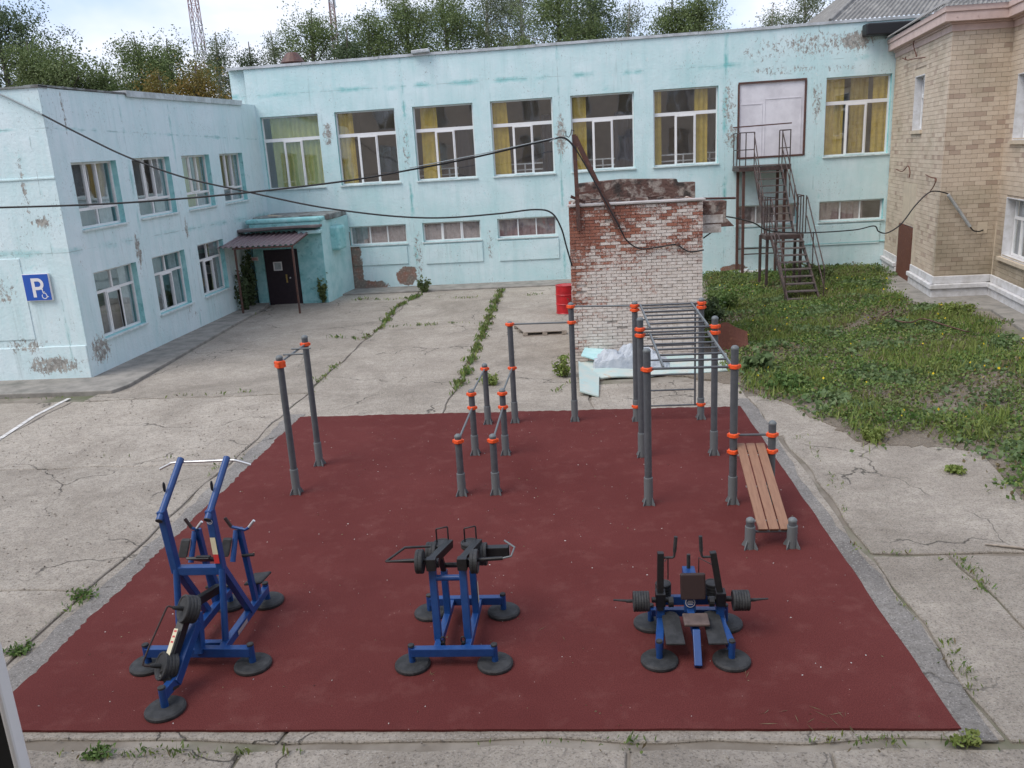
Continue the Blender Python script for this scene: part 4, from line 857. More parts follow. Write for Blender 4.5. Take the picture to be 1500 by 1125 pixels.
# ------------------------------------------------------------------ tan brick house
bh = thing('brick_house', (11.4, 27.17, 0), 'tan brick house with pink cornice and white plinth on the right', 'building')
A0, A1 = Vector((11.38, 27.17)), Vector((12.52, 34.72)); C0, C1 = Vector((13.12, 27.17)), Vector((11.9, 19.6))
dA = (A1-A0).normalized(); nA = Vector((dA.y, -dA.x))         # inward
PA = lambda u, z, d: (A0.x+dA.x*u+nA.x*d, A0.y+dA.y*u+nA.y*d, z)
PB = lambda u, z, d: (A0.x+u, 27.17+d, z)
dC = (C1-C0).normalized(); nC = Vector((-dC.y, dC.x))
PC = lambda u, z, d: (C0.x+dC.x*u+nC.x*d, C0.y+dC.y*u+nC.y*d, z)
LA, LB, LC = (A1-A0).length, C0.x-A0.x, (C1-C0).length
hA = [(3.10, 5.25, -.1, 1.95), (2.92, 4.25, 5.22, 7.0)]
hC = [(.80, 2.9, 1.36, 3.12), (.75, 2.9, 4.75, 6.6)]
ZB0, ZB1 = .60, 7.95
core = MB()
wallgrid(core, lambda u,z,d: PA(u,z,d+.02), 0.06, LA, -.1, 8.3, hA, .10); wallgrid(core, lambda u,z,d: PB(u,z,d+.02), .06, LB+.02, -.1, 8.3, [], .10); wallgrid(core, lambda u,z,d: PC(u,z,d+.02), -.02, LC, -.1, 8.3, hC, .10)
for h in (hA[1], *hC):
    pass
core.build('core_wall', M['mortar'], bh)
def reveal(mb, P, h, t=.03, depth=.30, out=-.008):
    a, b, c, d = h
    pbox(mb, P, a, a+t, c, d, out, depth); pbox(mb, P, b-t, b, c, d, out, depth); pbox(mb, P, a+t, b-t, d-t, d, out, depth); pbox(mb, P, a+t, b-t, c, c+t, out, depth)
for P_, h_ in ((PA,hA[1]),(PC,hC[0]),(PC,hC[1])): rev = MB(); reveal(rev, P_, h_); rev.build('window_reveal', M['whitewash'], bh)
course, blen = .136, .335
faces = [('A', PA, LA, hA), ('B', PB, LB, []), ('C', PC, LC, hC)]
rest = MB(); cnt = 0
patA = [(3.0,4.9,2.05,3.45,'c'), (2.75,3.10,-.1,2.1,'c'), (5.25,5.55,-.1,2.1,'c'), (2.85,4.4,7.0,7.2,'c')]
patB = [(1.2,1.5,1.98,2.35,'c')]
for nme, P, LL, hs in faces:
    pats = patA if nme == 'A' else patB if nme == 'B' else []
    j = 0; z = ZB0
    while z < ZB1:
        u = 0 if j % 2 else -blen/2
        while u < LL:
            a, b = max(u, 0), min(u+blen, LL); u += blen
            segs = [(a, b)]
            for h in [*hs, *pats]:
                if h[2] < z+course/2 < h[3]:
                    ns_ = []
                    for (p, q) in segs:
                        if q <= h[0] or p >= h[1]: ns_.append((p, q))
                        else:
                            if p < h[0]: ns_.append((p, h[0]))
                            if q > h[1]: ns_.append((h[1], q))
                    segs = ns_
            for (p, q) in segs:
                if q-p < .04: continue
                part = nme == 'B' and cnt < 300
                t_ = MB() if part else rest; t_.r = random.random(); pr = random.uniform(-.004, .004)
                pbox(t_, P, p+(.0045 if p > 0 else -.001), q-(.0045 if q < LL-.001 else 0), z+.0045, z+course-.0045, pr, .03)
                if part: t_.build('brick', M['tan'], bh); cnt += 1
        z += course; j += 1
stuff(rest.build('brickwork', M['tan_a'], bh, attr=True))
for P_, L_ in ((PA,patA),(PB,patB),(PC,[(.02,.12,.7,2.3,0)])):
    for a, b, c, d, _ in L_: mb = MB(); pbox(mb, P_, a, b, c, d, -.006, .03); mb.build('render_patch', M['cream'], bh)
# plinth and cornice, mitred bands following A-B-C
def band(d, z0, z1, m_, name, mb=None, start=0):
    mb = MB()
    a0_ = Vector(PA(LA, 0, -d)[:2]); a1_ = A0+Vector((-1,0))*d/abs(nA.x)*1.0; a1_ = Vector(((Vector(PA(0,0,-d)[:2])).x, 27.17-d)); a1_.x = PA(0,0,-d)[0]+dA.x/dA.y*(27.17-d-PA(0,0,-d)[1])
    c0_ = Vector((PC(0,0,-d)[0]+dC.x/dC.y*(27.17-d-PC(0,0,-d)[1]), 27.17-d)); c1_ = Vector(PC(LC,0,-d)[:2])
    outer = [a0_, a1_, c0_, c1_]; inner = [Vector(PA(LA,0,.02)[:2]), A0+Vector((.02,.02)), C0+Vector((.02,.02)), Vector(PC(LC,0,.02)[:2])]
    for i in range(3):
        mb.add([(*outer[i],z0),(*outer[i+1],z0),(*inner[i+1],z0),(*inner[i],z0),(*outer[i],z1),(*outer[i+1],z1),(*inner[i+1],z1),(*inner[i],z1)], [(0,3,2,1),(4,5,6,7),(0,1,5,4),(2,3,7,6)] + ([(3,0,4,7)] if i == 0 else []) + ([(1,2,6,5)] if i == 2 else []))
    return mb.build(name, m_, bh, bevel=.012)
def band_gap(d, z0, z1, m_, name):   # plinth on A interrupted by the door
    ex = d*.9; mb = MB(); pbox(mb, PA, hA[0][1]+.02, LA, z0, z1, -d, .02); mb.build(name, m_, bh, bevel=.02)
    mb = MB(); pbox(mb, PA, -ex, hA[0][0]-.02, z0, z1, -d, .02)
    mb.box((A0.x-d*1.05, 27.17-d-.001, z0), (C0.x-d*.95, 27.19, z1)); pbox(mb, PC, d*.8, LC, z0, z1, -d, .02)
    return mb.build(name, m_, bh, bevel=.02)
band_gap(.07, .0, .30, M['whitewash'], 'plinth'); band_gap(.14, .31, .46, M['whitewash'], 'plinth_moulding'); band_gap(.035, .462, .70, M['whitewash'], 'plinth_top')
band(.04, 7.93, 8.12, M['pinkcornice'], 'cornice'); band(.10, 8.121, 8.18, M['pinkcornice'], 'cornice'); band(.30, 8.181, 8.44, M['pinkcornice'], 'cornice'); band(.34, 8.441, 8.60, M['pinkcornice'], 'cornice')
# corrugated roof
def corr(mb, e0, e1, r0_, r1_, pitch=.16, amp=.028, rows=2):
    e0, e1, r0_, r1_ = map(Vector, (e0, e1, r0_, r1_)); Ln = (e1-e0).length; n_ = int(Ln/pitch*6); nrm = (e1-e0).cross(r0_-e0).normalized()
    vs = []
    for j in range(rows):
        t = j/(rows-1)
        for i in range(n_+1):
            s_ = i/n_; vs.append((e0.lerp(e1, s_)).lerp(r0_.lerp(r1_, s_), t)+nrm*amp*math.sin(s_*Ln/pitch*2*math.pi)*(1-t*.0))
    mb.add(vs, [(j*(n_+1)+i, j*(n_+1)+i+1, (j+1)*(n_+1)+i+1, (j+1)*(n_+1)+i) for j in range(rows-1) for i in range(n_)], True)
ez = 8.65; ec = Vector((10.92, 26.75, ez)); ea = Vector(PA(LA+.5, ez, -.45)); cc = Vector((12.72, 26.75, ez)); c2 = Vector(PC(LC, ez, -.45)); 
rg0 = Vector((16.5, 31.5, 11.2)); rg1 = Vector((17.2, 42, 11.2)); rg2 = Vector((16.5,20,11.2))
mb = MB(); corr(mb, ea, ec, Vector((16.8,36,11.2)), rg0); mb.build('roof', M['slate'], bh)
mb = MB(); corr(mb, ec, cc, rg0+Vector((-.3,0,-.1)), rg0+Vector((.2,0,0))); mb.build('roof', M['slate'], bh)
mb = MB(); corr(mb, cc, c2, rg0, rg2); mb.build('roof', M['slate'], bh)
# windows
def simple_win(P, a, b, c, d, bars_, panes, depth=.22):
    f = MB(); t = .055
    pbox(f, P, a, b, c, c+t, depth, depth+.07); pbox(f, P, a, b, d-t, d, depth, depth+.07); pbox(f, P, a, a+t, c+t, d-t, depth, depth+.07); pbox(f, P, b-t, b, c+t, d-t, depth, depth+.07)
    for q in bars_: pbox(f, P, a+(b-a)*q[0], a+(b-a)*q[1], c+(d-c)*q[2], c+(d-c)*q[3], depth-.01, depth+.06)
    w_ = f.build('window', M['white_pvc'], bh)
    for q in panes:
        g2 = MB(); g2.quad(*[P(a+(b-a)*x, c+(d-c)*y, depth+.03) for x, y in ((q[0],q[2]),(q[1],q[2]),(q[1],q[3]),(q[0],q[3]))]); g2.build('pane', M['glass'], w_)
    return w_
simple_win(PA, 2.98, 4.19, 5.27, 6.95, [(.05,.95,.60,.66)], [(0,1,0,.63),(0,1,.63,1)], .22)
wl = simple_win(PC, .85, 2.85, 1.40, 3.08, [(.03,.97,.64,.69),(.32,.36,.03,.64),(.64,.68,.03,.64)], [(0,.34,0,.66),(.34,.66,0,.66),(.66,1,0,.66),(0,1,.66,1)], .24)
mb = MB(); pbox(mb, PC, .65, 3.05, 1.25, 1.352, -.10, .24); mb.build('sill', M['cream'], wl)
wl = simple_win(PC, .85, 2.85, 4.8, 6.55, [(.03,.97,.64,.69),(.48,.52,.03,.64)], [(0,.5,0,.66),(.5,1,0,.66),(0,1,.66,1)], .24)
mb = MB(); pbox(mb, PC, .65, 3.05, 4.64, 4.742, -.08, .24); mb.build('sill', M['cream'], wl)
mb = MB(); pbox(mb, PA, 2.85, 4.32, 5.10, 5.215, -.07, .22); mb.build('sill', M['cream'], bh)
mb = MB(); pbox(mb, PA, 2.7, 4.5, 5.0, 7.2, .36, .4); pbox(mb, PC, .6, 3.2, 1.2, 3.3, .42, .46); pbox(mb, PC, .6, 3.2, 4.6, 6.8, .42, .46); mb.build('blind', M['cur_g'], bh)
# door
mb = MB(); pbox(mb, PA, 3.12, 5.23, -.08, 1.93, -.02, .05); dr_ = mb.build('door', M['rust'], bh)
mb = MB(); pbox(mb, PA, 3.08, 3.2, .5, .75, -.04, -.02); pbox(mb, PA, 3.08, 3.2, 1.55, 1.75, -.04, -.02); mb.build('hinge', M['rust'], dr_)
# strut, insulators
q0, q1 = atY(1389,285,26.98), atY(1440,344,27.05)
pr = thing('cable_strut', q0, 'grey slanting pipe strut carrying the cable on the dark brick face', 'pipe'); mb = MB(); mb.tube([q0, atY(1421,332,27.0)], .05, 10); mb.build('pipe', M['flash'], pr)
mb = MB(); mb.tube(smooth_path([atY(1421,332,27.0), atY(1426,338,27.0), atY(1434,339,27.02), atY(1440,337,27.14)], 4), .02, 6); mb.build('wire', M['cable'], pr)
def wires(label, segs, P_=None):
    t = thing('wall_bracket', segs[0][0], label, 'bracket')
    for s_ in segs: mb = MB(); mb.tube(smooth_path(s_, 4), .017, 5); mb.build('wire', M['rust'], t)
    return t
def onA(x, y, d=.12):
    dd_ = ray(x, y); n3 = Vector((nA.x, nA.y, 0)); a3 = Vector((*A0, 0))-n3*d; c3 = Vector((0,0,CAMH)); return c3+dd_*((a3-c3).dot(n3)/dd_.dot(n3))
wires('rusty wire bracket above the narrow window of the brick house', [[onA(1322,85), onA(1330,88), onA(1340,86), onA(1355,84)], [onA(1342,53), onA(1338,65), onA(1343,83)], [onA(1327,83), onA(1326,88)]])
wires('bent rusty hooks above the cream patch on the brick house', [[onA(1313,248), onA(1322,251), onA(1330,243), onA(1333,252), onA(1332,260)], [onA(1356,256), onA(1364,260), onA(1371,262), onA(1368,272), onA(1362,281)]])
# the roof of a building behind
rb = thing('hipped_roof_building', (20, 46, 0), 'building with grey corrugated hipped roof rising behind the turquoise one', 'building')
cA = atY(1216, 31, 49); cL = Vector((cA.x, 62, cA.z)); 
mb = MB(); corr(mb, cA, cA+Vector((26,0,.2)), cA+Vector((7,7,5.2)), cA+Vector((26,7,5.2)), .25, .045); mb.build('roof', M['slate'], rb)
mb = MB(); corr(mb, cL, cA, cL+Vector((7,-3,5.2)), cA+Vector((7,7,5.2)), .25, .045); mb.build('roof', M['slate'], rb)
mb = MB(); mb.tube([cA+Vector((0,0,.05)), cA+Vector((7,7,5.25))], .09, 8); mb.build('ridge_cap', M['slate'], rb)
mb = MB(); mb.box((cA.x+.5, 49.5, -.1), (cA.x+26, 61.5, cA.z)); mb.build('wall', M['tan'], rb)
mb = MB(); mb.box((WX-9, 46, 4), (WX-8, 47, 9))  # (chimney not shown in the photograph)

# building that the photograph is taken from (seen only as a reflection)
cb = thing('near_building', (0, -1.8, 0), 'tan brick building the view is taken from', 'building')
mb = MB(); PN = lambda u, z, d: (u, -1.8-d, z); holesN = [(u, u+1.9, z, z+2.1) for u in range(-20, 24, 4) for z in (1.2, 4.6, 8.0)]
wallgrid(mb, PN, -22, 26, -.1, 11.6, holesN, .3); mb.quad(PN(-22,11.6,0), PN(26,11.6,0), PN(26,11.6,10), PN(-22,11.6,10)); mb.quad(PN(-22,0,.6), PN(26,0,.6), PN(26,11.6,.6), PN(-22,11.6,.6)); mb.build('wall', M['tan'], cb)
for h in holesN:
    f = MB(); pbox(f, PN, h[0], h[1], h[2], h[2]+.06, .12, .18); pbox(f, PN, h[0], h[1], h[3]-.06, h[3], .12, .18); pbox(f, PN, h[0], h[0]+.06, h[2]+.06, h[3]-.06, .12, .18); pbox(f, PN, h[1]-.06, h[1], h[2]+.06, h[3]-.06, .12, .18); pbox(f, PN, (h[0]+h[1])/2-.03, (h[0]+h[1])/2+.03, h[2]+.06, h[3]-.06, .12, .18)
    w_ = f.build('window', M['white_pvc'], cb); f = MB(); f.quad(PN(h[0],h[2],.16), PN(h[1],h[2],.16), PN(h[1],h[3],.16), PN(h[0],h[3],.16)); f.build('pane', M['glass'], w_)
# casement standing open at the left of the viewpoint
e1, e2 = atY(41,1098,1.0), atY(12,1098,.975)
cs = thing('open_casement', (e1.x, .3, 3.2), 'white plastic casement edge of the near window at the lower left corner', 'window')
mb = MB(); mb.box((e2.x, .975, 3.3), (e1.x, 1.0, 6.3)); mb.box((e2.x, -1.75, 3.3), (e1.x, .975, 3.37)); mb.box((e2.x, -1.75, 6.23), (e1.x, .975, 6.3)); mb.box((e2.x, -1.75, 3.37), (e1.x, -1.68, 6.23)); mb.build('sash_frame', M['white_pvc'], cs, bevel=.004)
mb = MB(); mb.box((e2.x-.06, .977, 3.3), (e2.x-.0005, .995, 6.3)); mb.build('gasket', M['gasket'], cs)

# ------------------------------------------------------------------ exercise posts
def post(par, x, y, h, clamps, r_=.053, fins=True, tall=True):
    mb = MB(); mb.tube([(x,y,.02),(x,y,h-.03)], r_, 18); po = mb.build('post', M['pole'], par)
    mb = MB(); mb.lathe((x,y,h-.035), [(r_+.003,0),(r_+.003,.02),(r_*.9,.035),(r_*.55,.05),(r_*.1,.056)], n=18); mb.build('post_cap', M['pole_cap'], po)
    hs_ = .42 if h > 1.5 else .36 if h > .8 else .30
    mb = MB(); mb.lathe((x,y,.018), [(r_+.012,0),(r_+.012,hs_),(r_+.009,hs_+.008),(r_,hs_+.009)], n=18)
    for k in range(4):
        an = R(45+90*k); c, s_ = math.cos(an), math.sin(an)
        a = Vector((x+c*(r_+.005), y+s_*(r_+.005), .02)); o_ = Vector((x+c*(r_+.066), y+s_*(r_+.066), .02)); t_ = Vector((x+c*(r_+.005), y+s_*(r_+.005), .15)); tt = Vector((-s_, c, 0))*.005
        mb.add([a-tt, o_-tt, o_-tt+Vector((0,0,.02)), t_-tt, a+tt, o_+tt, o_+tt+Vector((0,0,.02)), t_+tt], [(0,1,2,3),(7,6,5,4),(0,4,5,1),(1,5,6,2),(2,6,7,3),(3,7,4,0)])
    for k in range(3): mb.lathe((x+math.cos(k*2+4.2)*(r_+.010), y+math.sin(k*2+4.2)*(r_+.010), .12+k*.1), [(.008,0),(.008,.008)], ax=(math.cos(k*2+4.2), math.sin(k*2+4.2), 0), n=6)
    mb.build('post_sleeve', M['pole_cap'], po)
    for z in clamps:
        mb = MB(); mb.lathe((x,y,z-.03), [(r_+.002,-.001),(r_+.016,.0),(r_+.019,.008),(r_+.019,.052),(r_+.016,.06),(r_+.002,.061)], n=18)
        mb.box((x-.014,y-r_-.035,z-.022),(x+.014,y-r_-.01,z+.022)); mb.box((x-r_-.035,y-.014,z-.022),(x-r_-.01,y+.014,z+.022)); mb.box((x+r_+.01,y-.014,z-.022),(x+r_+.035,y+.014,z+.022)); mb.build('clamp', M['orange'], po, bevel=.003)
    return po
def zc(x, y, Y): return atY(x, y, Y).z
def rod(par, p, q, r_=.017, name='bar', m_='pole_cap'):
    mb = MB(); mb.tube([p, q], r_, 12); return mb.build(name, M[m_], par)
# left pull-up bar
pu = thing('pull_up_bar', (-4.55, 12.8, .02), 'grey two post pull-up bar standing alone at the left of the red court', 'pull-up bar')
z1 = zc(409,531,12.14); z2 = zc(447,504,13.42)
post(pu, -4.54, 12.14, zc(408,525,12.14)+.03, [z1, z1-.05]); post(pu, -4.54, 13.42, zc(447,495,13.42)+.03, [z2])
rod(pu, (-4.54,12.14,z1), (-4.54,13.42,z1)); 
for yy in (12.55, 12.95):
    mb = MB(); mb.tube([(-4.62,yy,z1+.03),(-4.30,yy,z1+.03)], .014, 8); mb.tube([(-4.54,yy,z1),(-4.54,yy,z1+.03)], .012, 8); mb.build('handle', M['pole_cap'], pu)
# free-standing left dip bar
db = thing('dip_bar', (-1.82, 13.7, .02), 'grey three post dip bar line with orange clamps, left one of the parallel pair', 'parallel bar')
zA1, zA2l, zA2u, zA3 = zc(671,646,11.92), zc(693,597,13.74), zc(692,577,13.74), zc(711,540,15.49)
post(db, -1.84, 11.92, zc(671,640,11.92)+.03, [zA1]); post(db, -1.83, 13.74, zc(692,573,13.74)+.02, [zA2l, zA2u]); post(db, -1.77, 15.49, zc(711,535,15.49)+.02, [zA3])
rod(db, (-1.84,11.92,zA1), (-1.83,13.74,zA2l)); rod(db, (-1.83,13.74,zA2u), (-1.77,15.49,zA3))
# the connected frame
ef = thing('workout_frame', (1, 13.5, .02), 'large grey workout frame with monkey bars, high bars and wooden sloping bench', 'workout frame')
zB1, zB2l, zB2u, zB3 = zc(722,645,11.93), zc(739,596,13.7), zc(738,576,13.7), zc(750,539,15.52)
post(ef, -1.31, 11.93, zc(722,640,11.93)+.03, [zB1]); post(ef, -1.29, 13.7, zc(737,572,13.7)+.02, [zB2l, zB2u])
zT = zc(746,475,15.52); zP = zc(838,472,15.5); zPt = zc(838,448,15.5); zQ = zc(932,447,15.38)
post(ef, -1.24, 15.52, zT+.04, [zB3, zT]); rod(ef, (-1.31,11.93,zB1), (-1.29,13.7,zB2l)); rod(ef, (-1.29,13.7,zB2u), (-1.24,15.52,zB3))
post(ef, -.07, 15.5, zPt+.05, [zP, zPt-.01]); rod(ef, (-1.24,15.52,zT), (-.07,15.5,zP))
rx0, rx1 = 1.08, 2.27
zq2 = zc(932,453,15.38)
zr1 = zc(1073,536,11.38); zr2a, zr2b = zc(1047,478,13.40), zc(1047,487,13.40)
zlow = zc(932,595,15.38)
post(ef, rx0+.03, 15.38, zQ+.06, [zQ-.01, zq2-.01, zlow]); post(ef, rx1+.06, 15.38, zQ+.07, [zQ-.01, zq2-.01, zlow])
post(ef, rx0-.03, 13.41, zc(937,470,13.41)+.04, [zr2a, zr2b]); post(ef, rx1-.02, 13.41, zc(1047,467,13.41)+.03, [zr2a, zr2b])
zbu, zbl = zc(1073,638,11.34), zc(1073,662,11.34)
post(ef, rx0-.10, 11.40, zc(945,515,11.4)+.03, [zc(945,541,11.4)]); post(ef, rx1-.09, 11.36, zc(1073,511,11.36)+.03, [zr1, zbu, zbl])
rod(ef, (-.07,15.5,zPt-.01), (rx0+.03,15.38,zQ-.01)); 
zr1 = (zr1+zc(945,541,11.4))/2
rod(ef, (rx0-.10,11.4,zr1), (rx1-.09,11.36,zr1), .019, 'bar', 'pole'); rod(ef, (rx0-.03,13.41,zr2a), (rx1-.02,13.41,zr2a), .019, 'bar', 'pole'); rod(ef, (rx0-.03,13.41,zr2b), (rx1-.02,13.41,zr2b), .019, 'bar', 'pole'); rod(ef, (rx0+.03,15.38,zQ-.01), (rx1+.06,15.38,zQ-.01), .019, 'bar', 'pole')
lx0, lx1 = rx0+.13, rx1-.13
for x in (lx0, lx1):
    for (ya, yb, za, zb) in ((11.40,13.41,zr1,zr2b),(13.41,15.38,zr2a,zQ-.01)):
        mb = MB(); mb.bar((x,ya,za+.01), (x,yb,zb+.01), .028, .05); mb.build('rail', M['pole_cap'], ef, bevel=.004)
for (ya, yb, za, zb) in ((11.40,13.41,zr1,zr2b),(13.41,15.38,zr2a,zQ-.01)):
    for k in range(1, 6):
        t = k/6; rod(ef, (lx0,ya+(yb-ya)*t,za+(zb-za)*t+.01), (lx1,ya+(yb-ya)*t,za+(zb-za)*t+.01), .0165, 'rung', 'pole')
vx = atY(1018,560,15.38).x
mb = MB(); mb.tube([(vx,15.38,zlow-.02),(vx,15.38,zQ)], .018, 10); mb.build('ladder_rail', M['pole'], ef)
for y_ in (594, 571.5, 549, 527, 506, 486, 467):
    z_ = zc(975, y_, 15.38); rod(ef, (rx0+.03,15.38,z_), ((rx1+.06) if y_ == 594 else vx,15.38,z_), .0165, 'rung', 'pole')
# bench
bx = atY(1131,640,11.34).x
post(ef, bx, 11.34, zc(1131,620,11.34)+.02, [zbu, zbl])
rod(ef, (rx1-.09,11.36,zbu), (bx,11.34,zbu), .017, 'bar', 'pole'); rod(ef, (rx1-.09,11.36,zbl), (bx,11.34,zbl), .017, 'bar', 'pole')
s0, s1 = G(1098,802,.02), G(1160,802,.02); sY = (s0.y+s1.y)/2
post(ef, s0.x, sY, zc(1097,761,sY)+.01, []); post(ef, s1.x, sY, zc(1160,761,sY)+.01, [])
zlow2 = zc(1128,768,sY); rod(ef, (s0.x,sY+.03,zlow2-.11), (s1.x,sY+.03,zlow2-.11), .017, 'bar', 'pole')
tz = zbl+.04; bz = zlow2+.03; TL, TR = atY(1077.5,649,11.42), atY(1120.5,648.5,11.42); BL, BR = atY(1110,775,9.93), atY(1159,774.5,9.93)
for k in range(3):
    a, b = k/3+.022, (k+1)/3-.022
    p0 = TL.lerp(TR, a); p1 = TL.lerp(TR, b); q0 = BL.lerp(BR, a); q1 = BL.lerp(BR, b)
    up_ = (p1-p0).cross(q0-p0).normalized(); up_ = up_ if up_.z > 0 else -up_; t_ = up_*.03
    mb = MB(); mb.add([p0-t_, p1-t_, q1-t_, q0-t_, p0, p1, q1, q0], [(0,1,2,3),(7,6,5,4),(1,0,4,5),(2,1,5,6),(3,2,6,7),(0,3,7,4)]); mb.build('plank', M['wood'], ef, bevel=.004)
for t in (.12,.5,.88):
    p = TL.lerp(BL, t); q = TR.lerp(BR, t); mb = MB(); mb.bar(p-Vector((0,0,.045)), q-Vector((0,0,.045)), .03, .02); mb.build('batten', M['steelgrip'], ef)

# ------------------------------------------------------------------ exercise machines
def disc(par, x, y, r_=.185):
    mb = MB(); mb.lathe((x,y,.02), [(r_*.97,0),(r_,.015),(r_*.99,.035),(r_*.90,.052),(r_*.5,.060),(r_*.25,.058),(.05,.056)], n=28)
    return mb.build('foot_disc', M['rubber'], par)
def stub(par, x, y, h=.26, r_=.033):
    mb = MB(); mb.tube([(x,y,.07),(x,y,h)], r_, 14); o = mb.build('foot_tube', M['blue'], par)
    mb = MB(); mb.lathe((x,y,h), [(r_*1.02,-.01),(r_*1.02,.008),(r_*.8,.014)], n=14); mb.build('end_cap', M['rubber'], o); return o
def beam(par, p, q, w_=.08, h_=.09, m_='blue', name='beam', up=(0,0,1), bevel=.006):
    mb = MB(); mb.bar(p, q, w_, h_, up); return mb.build(name, M[m_], par, bevel=bevel)
def tubep(par, path, r_, m_, name, n_=10, sm_=True):
    mb = MB(); mb.tube(path, r_, n_); return mb.build(name, M[m_], par)
def plates(par, c, ax, n_, r_=.12, th=.028, gap=.004):
    c, ax = Vector(c), Vector(ax).normalized()
    for k in range(n_):
        mb = MB(); mb.lathe(c+ax*k*(th+gap), [(.03,0),(r_*.80,0),(r_*.86,-.004),(r_*.96,-.003),(r_,.006),(r_,th-.006),(r_*.96,th+.003),(r_*.86,th+.004),(r_*.80,th-.004),(.03,th-.004)], ax=ax, n=28); mb.build('weight_plate', M['rubber'], par)
def sticker(par, P4, m_, name='sticker'):
    mb = MB(); mb.quad(*P4); mb.build(name, M[m_], par)

# middle machine
mm = thing('leg_trainer', (-1.37, 7.95, .02), 'blue exercise machine with black weight plates in the middle of the court', 'exercise machine')
FX0, FX1, Y0, Y1 = -1.79, -.935, 7.42, 8.43
for x, y in ((FX0,Y0),(FX1,Y0),(FX0+.02,Y1),(FX1+.01,Y1)): disc(mm, x, y); stub(mm, x, y)
beam(mm, (FX0,Y0,.19), (FX1,Y0,.19)); beam(mm, (FX0+.02,Y1,.19), (FX1+.01,Y1,.19))
for x in (-1.53, -1.215): beam(mm, (x,Y0+.03,.185), (x+.02,Y1-.03,.185), .07, .08)
for x in (-1.54, -1.225):
    beam(mm, (x,7.62,.2), (x-.02,7.72,1.0), .075, .075, name='upright', up=(0,1,0)); beam(mm, (x+.03,8.12,.2), (x+.02,8.15,.72), .07, .07, name='upright', up=(0,1,0)); beam(mm, (x+.02,8.15,.72), (x+.01,8.0,1.0), .055, .06, 'black', 'bracket', up=(0,1,0))
    mb = MB(); mb.tube([(x-.055,7.72,1.03),(x+.055,7.72,1.03)], .05, 14); mb.build('pivot', M['black'], mm)
tubep(mm, [(-1.55,7.70,.87), (-1.22,7.70,.87)], .032, 'blue', 'crossbar', 14)
tubep(mm, [(-1.52,8.15,.78), (-1.2,8.15,.78)], .028, 'black', 'crossbar', 12)
for x in (-1.57, -1.25):
    beam(mm, (x,7.62,1.07), (x+.12,8.25,.99), .08, .09, 'black', 'lever'); beam(mm, (x+.02,7.60,1.06), (x+.02,7.68,1.06), .10, .13, 'black', 'lever_end')
ax1 = (-1,0,0)
plates(mm, (-1.64,7.68,1.07), (-1,0,0), 2, .125, .032); tubep(mm, [(-1.56,7.68,1.08),(-1.78,7.68,1.08),(-2.03,7.68,1.075)], [.02,.022,.010], 'black', 'weight_pin')
plates(mm, (-1.145,7.68,1.06), (1,0,0), 2, .125, .032); tubep(mm, [(-1.22,7.68,1.07),(-1.0,7.68,1.08),(-.82,7.68,1.09)], .02, 'black', 'weight_pin')
tubep(mm, [(-2.03,7.68,1.075),(-1.86,7.86,1.14),(-1.6,7.92,1.12)], .013, 'rubber', 'loop_handle'); tubep(mm, [(-.84,7.68,1.085),(-.73,7.66,1.12),(-.70,7.78,1.16),(-.82,7.98,1.14)], .010, 'pole_cap', 'loop_handle')
plates(mm, (-1.60,8.22,.90), (-1,0,0), 3, .115, .032); plates(mm, (-1.15,8.2,.88), (1,0,0), 3, .125, .032)
beam(mm, (-1.12,8.25,.88), (-.80,8.22,.90), .09, .12, 'black', 'side_arm'); sticker(mm, ((-.795,8.17,.84),(-.795,8.27,.84),(-.795,8.27,.96),(-.795,8.17,.96)), 'steelgrip', 'end_plate')
for x in (-1.54, -1.23): 
    plates(mm, (x,8.28,.93), (0,0,1), 2, .105, .026); x0_ = x-.06
    tubep(mm, [(x0_,8.3,.98),(x0_,8.3,1.13),(x0_+.005,8.3,1.14),(x0_+.12,8.32,1.155),(x0_+.125,8.32,1.15),(x0_+.125,8.32,.97)], .0085, 'black', 'loop_handle', 8)
for x, y in ((-1.37,8.37),(-1.47,7.50),(-1.26,7.50)):
    mb = MB(); mb.tube([(x+.022*math.cos(a), y, .27+.035*math.sin(a)) for a in [i*math.pi/6 for i in range(12)]], .008, 6, close=True); mb.box((x-.02,y-.02,.2),(x+.02,y+.02,.245)); mb.build('lock_eye', M['black'], mm)
sticker(mm, ((-1.155,8.08,.35),(-1.155,8.14,.35),(-1.155,8.14,.6),(-1.155,8.08,.6)), 'paper')

# right machine
rm = thing('press_trainer', (1.1, 7.8, .02), 'blue seated press machine with black backrest at the right of the court front', 'exercise machine')
for x, y in ((.73,7.45),(1.445,7.44),(.71,8.15),(1.50,8.13)): disc(rm, x, y, .19); stub(rm, x, y, .26)
beam(rm, (.73,7.45,.20), (.79,7.88,.22)); beam(rm, (1.445,7.44,.20), (1.40,7.88,.22)); beam(rm, (.79,7.80,.2), (.79,8.12,.22), .075, .08); beam(rm, (1.42,7.80,.2), (1.44,8.12,.22), .075, .08)
beam(rm, (.71,8.12,.20), (1.50,8.10,.20), .08, .08); beam(rm, (.80,8.08,.36), (1.42,8.08,.36), .06, .10)
for x in (.79, 1.41): beam(rm, (x,7.92,.2), (x,7.94,.50), .085, .085, name='upright', up=(0,1,0)); beam(rm, (x,7.92,.40), (x,7.90,.56), .10, .11, 'black', 'pivot_block', up=(0,1,0))
tubep(rm, [(.70,7.91,.46), (.92,7.91,.46)], .03, 'black', 'axle'); tubep(rm, [(1.28,7.91,.46), (1.52,7.91,.46)], .03, 'black', 'axle')
for x in (.92, 1.29):
    mb = MB(); mb.lathe((x,7.88,.45), [(.055,0),(.055,.05)], ax=(1 if x > 1 else -1,0,0), n=14); mb.build('bearing', M['black'], rm)
